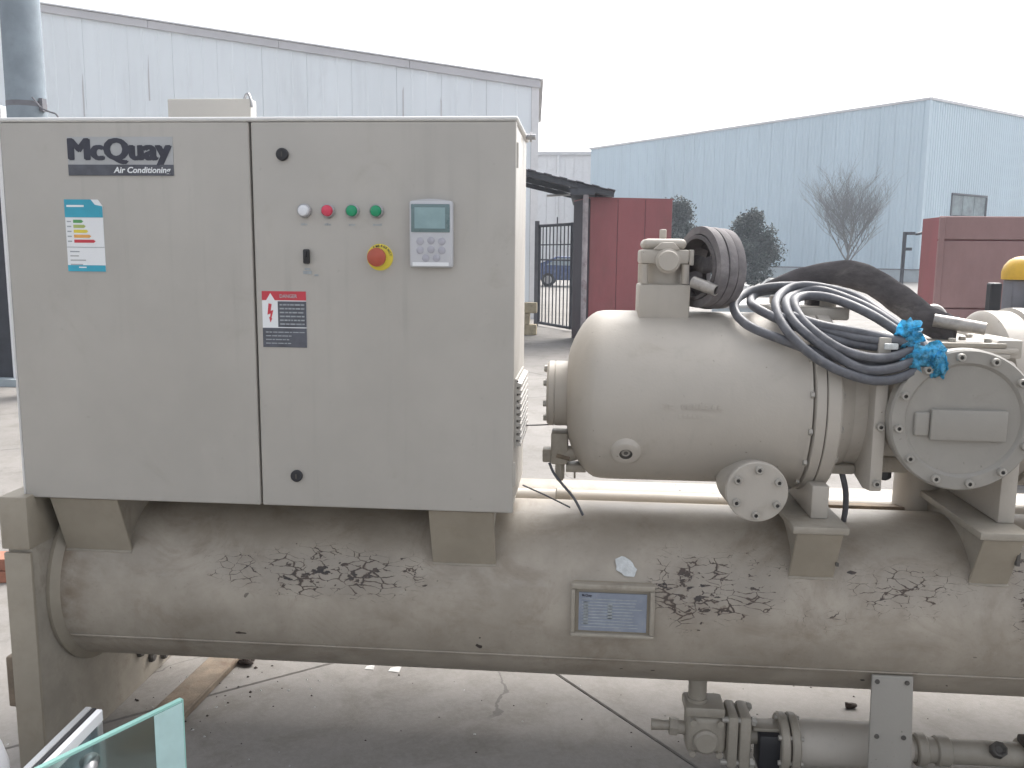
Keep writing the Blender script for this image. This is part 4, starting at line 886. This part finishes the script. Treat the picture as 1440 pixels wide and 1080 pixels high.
q = MB('grimy_paint'); q.cyl((0.49, LY, 0.062), (0.60, LY, 0.062), 0.024, seg=16); q.box(0.50, 0.58, LY-0.03, LY+0.03, 0.0885, 0.100, bevel=0.004); obj('nipple', q, cs, smooth=30)
q = MB('machine_paint'); q.lathe([(0, 0.066), (0.28, 0.066), (0.30, 0.05), (0.32, 0.034)], (0.625, LY, 0.047), (1, 0, 0), 40); fd = obj('filter_drier', q, ch)
for x0 in (0.573, 0.602):
    q = MB('grimy_paint'); q.lathe([(0, 0.078), (0.004, 0.082), (0.020, 0.082), (0.024, 0.078)], (x0, LY, 0.047), (1, 0, 0), 40); obj('drier_flange', q, fd, smooth=30)
for k in range(6):
    a = 2*PI*k/6+0.4; q = MB('bolt_steel'); q.cyl((0.565, LY+math.cos(a)*0.07, 0.047+math.sin(a)*0.07), (0.634, LY+math.cos(a)*0.07, 0.047+math.sin(a)*0.07), 0.007, seg=8); obj('stud', q, fd)
q = MB('cover_paint'); q.hull8([(0.777, 2.232, GZ), (0.893, 2.232, GZ), (0.893, 2.242, GZ), (0.777, 2.242, GZ), (0.773, 2.246, 0.335), (0.878, 2.246, 0.335), (0.878, 2.256, 0.335), (0.773, 2.256, 0.335)], None, 0.003); sl_ = obj('support_strap', q, ch, smooth=30)
q = MB('machine_paint'); q.box(0.777, 0.893, 2.243, 2.47, -0.005, 0.004); obj('strap_tab', q, sl_, smooth=0)
for x, z, y in ((0.786, 0.319, 2.2445), (0.862, 0.319, 2.2445), (0.793, 0.168, 2.239), (0.862, 0.168, 2.239)):
    q = MB('socket_dark'); q.lathe([(0, 0.0065), (0.0025, 0.006), (0.0026, 0)], (x, y, z), (0, -1, 0), 12); obj('strap_hole', q, sl_)
q = MB('grimy_paint'); q.cyl((0.94, LY, 0.045), (1.5, LY, 0.045), 0.034, seg=24); lp = obj('liquid_pipe', q, ch)
for x0, x1, r in ((0.955, 0.985, 0.045), (1.01, 1.05, 0.041), (1.24, 1.285, 0.048)):
    q = MB('grimy_paint'); q.lathe([(0, r-0.004), (0.004, r), (x1-x0-0.004, r), (x1-x0, r-0.004)], (x0, LY, 0.045), (1, 0, 0), 24); obj('coupling', q, lp, smooth=30)
q = MB('socket_dark'); q.lathe([(0, 0.022), (0.02, 0.022), (0.024, 0.016), (0.016, 0.010), (0.016, 0)], (1.165, LY-0.03, 0.07), (0, -0.7, 0.7), 8); obj('charge_port', q, lp, smooth=30)
q = MB('dead_leaf'); q.box(1.228, 1.30, LY-0.05, LY, 0.088, 0.11, bevel=0.005); obj('clip', q, lp, smooth=30)

# ------------------------------------------------------------------ loose things on the machine
cc = empty('cable_coil', (0.66, 2.35, 1.2), 'coiled grey rubber power cable tied with blue film lying over the compressor', 'cable')
A = [(0.830,2.261,1.180),(0.723,2.248,1.158),(0.604,2.259,1.176),(0.503,2.286,1.211),(0.419,2.329,1.248),(0.398,2.410,1.290),(0.446,2.500,1.322),(0.542,2.510,1.341),(0.658,2.500,1.331),(0.772,2.429,1.285),(0.847,2.317,1.222)]
B = [(0.822,2.268,1.198),(0.676,2.268,1.205),(0.542,2.304,1.243),(0.453,2.369,1.282),(0.455,2.48,1.302),(0.495,2.520,1.321),(0.600,2.510,1.335),(0.736,2.47,1.305),(0.83,2.33,1.235)]
C1 = [(0.850,2.24,1.180),(0.783,2.215,1.131),(0.697,2.209,1.121),(0.597,2.225,1.157),(0.517,2.270,1.225),(0.498,2.363,1.293),(0.546,2.455,1.334),(0.612,2.466,1.345),(0.716,2.420,1.318),(0.773,2.317,1.268),(0.825,2.258,1.215)]
C2 = [(0.828,2.236,1.185),(0.767,2.214,1.152),(0.682,2.216,1.150),(0.600,2.243,1.193),(0.536,2.296,1.252),(0.526,2.371,1.298),(0.570,2.450,1.322),(0.631,2.450,1.330),(0.719,2.365,1.298),(0.775,2.300,1.258),(0.82,2.262,1.222)]
C3 = [(0.816,2.244,1.199),(0.735,2.225,1.174),(0.652,2.236,1.190),(0.587,2.267,1.228),(0.553,2.318,1.270),(0.551,2.376,1.303),(0.593,2.420,1.318),(0.652,2.396,1.313),(0.723,2.320,1.277),(0.795,2.262,1.227)]
D1 = [(0.80,2.25,1.212),(0.70,2.275,1.235),(0.60,2.29,1.250),(0.535,2.32,1.268)]
path = A+B+C1+C2+C3+D1
path = [Vector(p)+Vector((rnd.uniform(-.003, .003), rnd.uniform(-.003, .003), rnd.uniform(-.002, .003))) for p in path]
q = MB('cable_rubber'); q.tube(spline(path, 9), 0.0122, seg=12); obj('cable', q, cc)
q = MB('cable_rubber'); q.tube(spline([(0.492,2.33,1.272),(0.559,2.302,1.252),(0.674,2.268,1.222),(0.76,2.258,1.214),(0.80,2.262,1.215)], 9), 0.0108, seg=12); obj('cable_tail', q, cc)
def crumple(name, c, s, seed, mat, par):
    q = MB(mat); bmesh.ops.create_icosphere(q.bm, subdivisions=4, radius=1); r = random.Random(seed)
    dirs = [(Vector((r.gauss(0, 1), r.gauss(0, 1), r.gauss(0, 1))).normalized(), r.uniform(-0.30, 0.42), r.uniform(5, 26)) for _ in range(46)]
    for v in q.bm.verts:
        n = v.co.normalized(); k = 1.0
        for d, a, sh_ in dirs: k += a*math.exp(sh_*(n.dot(d)-1))
        k += r.uniform(-0.07, 0.07)
        v.co = Vector((n.x*s[0], n.y*s[1], n.z*s[2]))*k+Vector(c)
    return obj(name, q, par, smooth=0)
def crumpled_sheet(name, c, size, ex, ey, seed, mat, par):
    r = random.Random(seed); q = MB(mat); ex = Vector(ex).normalized(); ey = Vector(ey); ey = (ey-ex*ey.dot(ex)).normalized(); en = ex.cross(ey); N = 18
    fr = [(r.uniform(0, 2*PI), r.uniform(2.0, 7.5), r.uniform(0, 6), r.uniform(0.12, 0.30)) for _ in range(7)]
    rag = [r.uniform(0.66, 1.12) for _ in range(24)]
    def pt(a, b):
        x, y = -1+2*a/N, -1+2*b/N
        k = max(abs(x), abs(y)); l = math.hypot(x, y) or 1; an = (math.atan2(y, x)/(2*PI)*24) % 24; i0 = int(an); g_ = rag[i0]*(1-(an-i0))+rag[(i0+1) % 24]*(an-i0)
        x, y = x/l*k*g_, y/l*k*g_
        h = sum(am*(abs(math.sin(f*(x*math.cos(t_)+y*math.sin(t_))+p))-0.5) for t_, f, p, am in fr) + r.uniform(-0.05, 0.05) - 0.55*(x*x+y*y)
        return Vector(c)+ex*x*size[0]+ey*y*size[1]+en*h*size[2]
    G = [[q.bm.verts.new(pt(a, b)) for b in range(N+1)] for a in range(N+1)]
    for a in range(N):
        for b in range(N): q.bm.faces.new([G[a][b], G[a+1][b], G[a+1][b+1], G[a][b+1]])
    bmesh.ops.solidify(q.bm, geom=q.bm.faces[:], thickness=0.0007)
    return obj(name, q, par, smooth=22)
crumpled_sheet('blue_tie', (0.800, 2.250, 1.235), (0.034, 0.040, 0.026), (1, 0.1, -0.5), (0, -0.3, 1), 4, 'blue_film', cc)
crumpled_sheet('blue_tie', (0.806, 2.240, 1.222), (0.036, 0.026, 0.028), (0.8, -0.3, 0.6), (0.3, 0.2, 1), 5, 'blue_film', cc)
crumpled_sheet('blue_tie', (0.838, 2.206, 1.180), (0.050, 0.044, 0.030), (1, -0.15, 0.2), (0, -0.2, 1), 8, 'blue_film', cc)
crumpled_sheet('blue_tie', (0.826, 2.212, 1.172), (0.054, 0.032, 0.028), (1, -0.25, -0.3), (0.4, 0.3, 1), 9, 'blue_film', cc)
crumpled_sheet('blue_tie', (0.850, 2.196, 1.166), (0.030, 0.048, 0.026), (0.5, -0.2, 0.2), (-0.3, -0.2, 1), 13, 'blue_film', cc)
q = MB('clear_film'); q.box(0.738, 0.772, 2.228, 2.236, 1.196, 1.212, bevel=0.003); obj('tape_end', q, cc, smooth=30)

hz = empty('insulated_hose', (0.75, 2.5, 1.3), 'dark foam insulated hose arching over the cable coil with bare pipe end', 'hose')
hp = spline([(0.47, 2.56, 1.312), (0.53, 2.56, 1.340), (0.60, 2.55, 1.362), (0.70, 2.53, 1.378), (0.78, 2.51, 1.358), (0.85, 2.48, 1.310), (0.91, 2.45, 1.262), (0.962, 2.43, 1.235), (0.985, 2.42, 1.232)], 8)
nh = len(hp)
q = MB('foam_rubber'); q.tube(hp, [(0.012+0.026*min(1, max(0, (k/nh-0.02)*2.6)))*(1+0.03*math.sin(k*0.5)+0.015*math.sin(k*1.3)) for k in range(nh)], [0.011+0.003*math.sin(k*0.7) for k in range(nh)], seg=16, upv=(0.25, -0.2, 1)); obj('sleeve', q, hz)
q = MB('bare_pipe'); q.lathe([(0, 0.0175), (0.05, 0.0175), (0.125, 0.0165), (0.125, 0.0135), (0.03, 0.0135)], (0.925, 2.425, 1.258), (0.90, -0.40, -0.14), 20, mats=['bare_pipe', 'bare_pipe', 'bare_pipe', 'socket_dark']); obj('pipe_end', q, hz)
q = MB('bare_pipe'); q.tube(spline([(0.935, 2.50, 1.235), (0.938, 2.51, 1.268), (0.955, 2.52, 1.284), (0.975, 2.52, 1.278), (0.985, 2.51, 1.255), (0.985, 2.50, 1.22)], 6), 0.012, seg=12); obj('pipe_bend', q, hz)
q = MB('foam_rubber'); q.box(0.62, 0.69, 2.50, 2.58, 1.262, 1.335, bevel=0.012); obj('sleeve_scrap', q, hz, smooth=30)
tb = MB('machine_paint'); tb.box(0.50, 0.70, 2.40, 2.60, 1.255, 1.288, bevel=0.006); tb.box(0.52, 0.56, 2.50, 2.56, 1.2885, 1.312, bevel=0.004); tb.cyl((0.66, 2.47, 1.2885), (0.66, 2.47, 1.315), 0.022, seg=20); obj('terminal_box', tb, cmp_, smooth=30)

# loop of flat insulation standing beside the valve block
hl = empty('hose_loop', (0.345, 2.45, 1.27), 'flat grey insulation hose rolled into an upright loop beside the compressor valve', 'hose')
ax = Vector((-0.87, -0.48, 0.06)).normalized(); cu_ = Vector((0.328, 2.455, 1.386)); u_ = Vector((0, 0, 1)); u_ = (u_-ax*u_.dot(ax)).normalized(); v_ = ax.cross(u_)
def hoop(name, r0, r1, w0, w1, mat, n=56, a0=0, a1=2*PI, sq=1.0, wob=0.0):
    q = MB(mat); rings = []
    for k in range(n):
        a = a0+(a1-a0)*k/(n if a1-a0 > 6.28 else n-1); dn = u_*math.cos(a)+v_*math.sin(a)*sq; wv = wob*math.sin(3*a+r0*90)
        rings.append([cu_+dn*(r0+wv)+ax*w0, cu_+dn*(r1+wv)+ax*(w0+0.0015), cu_+dn*(r1+0.0012+wv)+ax*(w0*0.6+w1*0.4), cu_+dn*(r1+0.001+wv)+ax*(w0*0.3+w1*0.7), cu_+dn*(r1+wv)+ax*(w1-0.0015), cu_+dn*(r0+wv)+ax*w1])
    R_ = [q._v(r) for r in rings]; cl = a1-a0 > 6.28
    for k in range(n if cl else n-1):
        Aq, Bq_ = R_[k], R_[(k+1) % n]
        for j in range(6): q.bm.faces.new([Aq[j], Aq[(j+1) % 6], Bq_[(j+1) % 6], Bq_[j]])
    if not cl: q.bm.faces.new(R_[0]); q.bm.faces.new(R_[-1][::-1])
    return obj(name, q, hl)
hoop('outer_band', 0.090, 0.1085, -0.050, -0.0225, 'dusty_foam', wob=0.003)
hoop('outer_band', 0.090, 0.1100, -0.0222, 0.0068, 'dusty_foam', wob=0.002)
hoop('outer_band', 0.089, 0.1090, 0.0070, 0.036, 'dusty_foam', wob=0.0035)
hoop('inner_band', 0.078, 0.0885, -0.044, 0.040, 'foam_rubber', wob=0.002)
hoop('rear_lap', 0.070, 0.098, -0.064, -0.0505, 'dusty_foam', a0=-0.4, a1=4.2, wob=0.002)
# strap across the loop and the open stub
q = MB('foam_rubber'); A = cu_+v_*0.076+u_*0.012; B = cu_-v_*0.076+u_*0.022
q.tube([A, A.lerp(B, .3)+ax*0.012, A.lerp(B, .6)+ax*0.016-u_*0.010, B], 0.022, 0.007, seg=12, upv=u_); obj('cross_strap', q, hl)
q = MB('foam_rubber'); rg = []
for k in range(15):
    a = PI*0.72+PI*0.55*k/14; rg.append(cu_+(u_*math.cos(a)+v_*math.sin(a))*0.077-ax*0.005)
q.prism(rg, ax*0.012); obj('web', q, hl, smooth=0)
q = MB('foam_rubber'); rg = [cu_+(u_*math.cos(a)+v_*math.sin(a))*0.077-ax*0.02 for a in [-1.2+1.9*k/10 for k in range(11)]]; q.prism(rg, ax*0.010); obj('web', q, hl, smooth=0)
q = MB('bare_pipe'); q.lathe([(0, 0.016), (0.045, 0.016), (0.075, 0.0145), (0.075, 0.0115), (0.01, 0.0115)], Vector((0.286, 2.395, 1.352)), (0.74, -0.62, -0.27), 20, mats=['bare_pipe', 'bare_pipe', 'bare_pipe', 'socket_dark']); obj('pipe_stub', q, hl)

# scrap of clear film stuck on the shell, handled as a thing lying on it
q = MB('clear_film'); pts = [(0.095, 0.613), (0.112, 0.622), (0.136, 0.612), (0.152, 0.592), (0.144, 0.574), (0.118, 0.578), (0.098, 0.590)]
def on_shell(x, z, off): 
    y = SY-math.sqrt(max(0, (SR+off)**2-(z-SZ)**2)); return Vector((x, y, z))
c0 = on_shell(0.121, 0.598, 0.007)
for (a, b), (c, d) in zip(pts, pts[1:]+pts[:1]):
    o1 = rnd.uniform(0.001, 0.005); q.face([c0, on_shell(a, b, 0.0015), on_shell(c, d, 0.0015)])
bmesh.ops.remove_doubles(q.bm, verts=q.bm.verts[:], dist=1e-5)
bmesh.ops.subdivide_edges(q.bm, edges=q.bm.edges[:], cuts=2)
for v in q.bm.verts: v.co += Vector((rnd.uniform(-.0015, .0015), -rnd.uniform(0.0003, .003), rnd.uniform(-.0015, .0015)))
bmesh.ops.solidify(q.bm, geom=q.bm.faces[:], thickness=0.0006)
tag(obj('film_scrap', q, smooth=0), 'scrap of crumpled clear film stuck on the shell above the nameplate', 'film')

# ------------------------------------------------------------------ things on the ground
q = MB('rust'); q.hull8([(-1.37, 2.30, GZ+0.001), (-1.235, 2.30, GZ+0.001), (-1.205, 2.96, GZ+0.001), (-1.33, 2.98, GZ+0.001), (-1.36, 2.30, GZ+0.012), (-1.24, 2.30, GZ+0.018), (-1.21, 2.96, GZ+0.015), (-1.32, 2.98, GZ+0.011)], None, 0.003)
rs = obj('rusty_channel', q, smooth=20); tag(rs, 'rusty brown steel strip lying on concrete beside the left end plate', 'steel strip')
q = MB('rust'); q.hull8([(-1.238, 2.31, GZ+0.0185), (-1.228, 2.31, GZ+0.0185), (-1.200, 2.955, GZ+0.0155), (-1.210, 2.955, GZ+0.0155), (-1.238, 2.31, GZ+0.034), (-1.228, 2.31, GZ+0.034), (-1.200, 2.955, GZ+0.03), (-1.210, 2.955, GZ+0.03)], None, 0.003, 1); obj('raised_edge', q, rs, smooth=20)
def clod(name, c, s, seed, mat, label, cat, group):
    o = crumple(name, (c[0], c[1], GZ+s*0.55), (s, s*0.8, s*0.5), seed, mat, None); return tag(o, label, cat, group)
q = MB('pale_stone', 'dead_leaf'); r = random.Random(31)
for k in range(420):
    x, y = r.uniform(-1.9, 1.9), 2.2+r.random()**1.6*3.2; s_ = r.uniform(0.002, 0.0065)*(1.4 if r.random() < .08 else 1)
    if k < 90: x, y = r.gauss(-1.25, 0.16), r.gauss(2.72, 0.22)
    p = [Vector((x+math.cos(a+k)*s_*r.uniform(.6, 1.2), y+math.sin(a+k)*s_*r.uniform(.6, 1.2), GZ+0.0012)) for a in (0, 1.6, 3.1, 4.7)]
    t_ = Vector((x, y, GZ+0.0012+s_*r.uniform(.5, 1.0))); mm = 'dead_leaf' if r.random() < 0.65 else 'pale_stone'
    for j in range(4): q.face([p[j], p[(j+1) % 4], t_], mm)
tag(obj('grit', q, smooth=0), 'fine dark and pale grit strewn over concrete under the shell', 'grit', kind='stuff')
for k, (x, y, s, lab) in enumerate(((-1.18, 2.88, 0.028, 'dark leaf clump at the far end of the rusty strip'), (0.893, 2.78, 0.016, 'dark leaf scrap on concrete beside the support strap'))):
    clod('dead_leaf', (x, y), s, 20+k, 'dead_leaf', lab, 'leaf', 'dead leaves on the concrete')
for k, (x, y, s, lab) in enumerate(((-0.735, 2.89, 0.016, 'small white paper scrap under the shell, farther of two from nameplate'), (-0.644, 2.884, 0.020, 'small folded white paper scrap under the shell, nearer the nameplate'), (-1.26, 2.93, 0.016, 'white paper crumb lying by the rusty strip'))):
    q = MB('paper'); q.hull8([(x-s, y-s*.6, GZ+0.002), (x+s, y-s*.8, GZ+0.002), (x+s*1.1, y+s*.7, GZ+0.010), (x-s*.8, y+s*.5, GZ+0.004), (x-s, y-s*.6, GZ+0.003), (x+s, y-s*.8, GZ+0.003), (x+s*1.1, y+s*.7, GZ+0.0112), (x-s*.8, y+s*.5, GZ+0.0052)])
    tag(obj('paper_scrap', q, smooth=0), lab, 'paper', 'paper scraps on the concrete')
for k, (x, y, z, rz, lab) in enumerate(((-2.62, 3.55, 0, 0.3, 'red brick lying flat left of the end plate, lower of two'), (-2.63, 3.56, 0.056, 0.15, 'red brick stacked on another left of the end plate'))):
    q = MB('red_brick'); q.box(-0.12, 0.12, -0.0575, 0.0575, 0, 0.053, bevel=0.004)
    o = obj('brick', q, smooth=20, origin=(0, 0, 0)); o.location = (x, y, GZ+0.001+z); o.rotation_euler = (0, 0, rz); tag(o, lab, 'brick', 'red bricks by the end plate')

# glass sheet, framed pane and white drum in the near left corner
gl = empty('glass_sheet', (-0.93, 1.45, GZ), 'thick greenish glass sheet with frosted end strip standing in the near left corner', 'glass sheet')
ga = Vector((-1.035, 1.25, 0)); gb = Vector((-0.821, 1.648, 0)); gu = (gb-ga).normalized(); gn = Vector((gu.y, -gu.x, 0))
def gbox(name, s0, s1, n0, n1, z0, z1, mat, bev=0.0, base=ga, uu=gu, nn=gn, par=None):
    q = MB(mat); P = lambda s_, n_, z: Vector((base.x+uu.x*s_+nn.x*n_, base.y+uu.y*s_+nn.y*n_, z))
    q.hull8([P(s0, n0, z0), P(s1, n0, z0), P(s1, n1, z0), P(s0, n1, z0), P(s0, n0, z1), P(s1, n0, z1), P(s1, n1, z1), P(s0, n1, z1)], None, bev, 1)
    return obj(name, q, par, smooth=0)
LG = (gb-ga).length
gbox('pane', 0, LG, -0.005, 0.005, GZ+0.031, 0.494, 'sheet_glass', par=gl)
gbox('polished_edge', 0, LG, -0.0052, 0.0052, 0.4945, 0.500, 'glass_edge', par=gl)
gbox('frosted_strip', LG-0.066, LG, 0.0056, 0.0066, GZ+0.031, 0.4938, 'frost_band', par=gl)
gbox('end_edge', LG+0.0003, LG+0.003, -0.0052, 0.0066, GZ+0.031, 0.5, 'glass_edge', par=gl)
gbox('timber_foot', 0.02, LG-0.02, -0.05, 0.05, GZ+0.001, GZ+0.030, 'timber', 0.004, par=gl)
fp = empty('framed_pane', (-0.985, 1.42, GZ), 'narrow aluminium framed pane standing edge on beside the greenish glass sheet', 'window pane')
fa = Vector((-0.972, 1.20, 0)); fb = Vector((-0.988, 1.60, 0)); fu = (fb-fa).normalized(); fn = Vector((fu.y, -fu.x, 0)); LF = (fb-fa).length
fa = fa - fn*0.0
gbox('top_rail', 0, LF, -0.010, 0.004, 0.470, 0.500, 'aluminium', 0.002, fa, fu, fn, fp)
gbox('rubber_seal', 0, LF, 0.0045, 0.012, 0.472, 0.497, 'black_plastic', 0.0, fa, fu, fn, fp)
gbox('outer_rail', 0, LF, 0.0125, 0.026, 0.470, 0.4955, 'white_plastic', 0.002, fa, fu, fn, fp)
gbox('pane', 0.01, LF-0.01, 0.003, 0.009, GZ+0.04, 0.468, 'car_glass', 0.0, fa, fu, fn, fp)
gbox('bottom_rail', 0, LF, -0.010, 0.026, GZ+0.001, GZ+0.039, 'aluminium', 0.002, fa, fu, fn, fp)
for s_ in (0, LF-0.02): gbox('stile', s_, s_+0.02, -0.009, 0.025, GZ+0.0395, 0.4695, 'aluminium', 0.002, fa, fu, fn, fp)
q = MB('bezel_grey'); q.tube(spline([(-0.945, 1.50, 0.44), (-0.925, 1.49, 0.455), (-0.915, 1.46, 0.445), (-0.915, 1.43, 0.40), (-0.915, 1.40, 0.34), (-0.935, 1.39, 0.32)], 6), 0.014, seg=12); obj('handle', q, fp)
wd_ = empty('white_drum', (-1.330, 1.60, GZ), 'white plastic drum with rounded shoulder cut by the bottom left corner', 'drum')
q = MB('white_plastic'); q.lathe([(0, 0.118), (0.01, 0.126), (0.36, 0.128), (0.40, 0.118), (0.425, 0.092), (0.438, 0.05), (0.439, 0)], (-1.330, 1.60, GZ), (0, 0, 1), 40); obj('body', q, wd_)
q = MB('white_plastic'); q.lathe([(0, 0.03), (0.02, 0.03), (0.022, 0.026), (0.022, 0)], (-1.330, 1.60, GZ+0.4393), (0, 0, 1), 24); obj('cap', q, wd_)
# ------------------------------------------------------------------ hazy air round the whole place
hm = bpy.data.materials.new('hazy_air'); hm.use_nodes = True; ht = hm.node_tree; ht.nodes.clear()
pv = ht.nodes.new('ShaderNodeVolumePrincipled'); pv.inputs['Color'].default_value = (0.82, 0.90, 1.0, 1); pv.inputs['Density'].default_value = 0.0017; pv.inputs['Anisotropy'].default_value = 0.25
ho = ht.nodes.new('ShaderNodeOutputMaterial'); ht.links.new(pv.outputs[0], ho.inputs['Volume']); M['hazy_air'] = hm
q = MB('hazy_air'); q.box(-145, 145, -45, 185, GZ-1.02, 13.5); hz_o = obj('haze', q, smooth=0)
tag(hz_o, 'thin pale winter haze filling the whole yard', 'haze', kind='stuff')
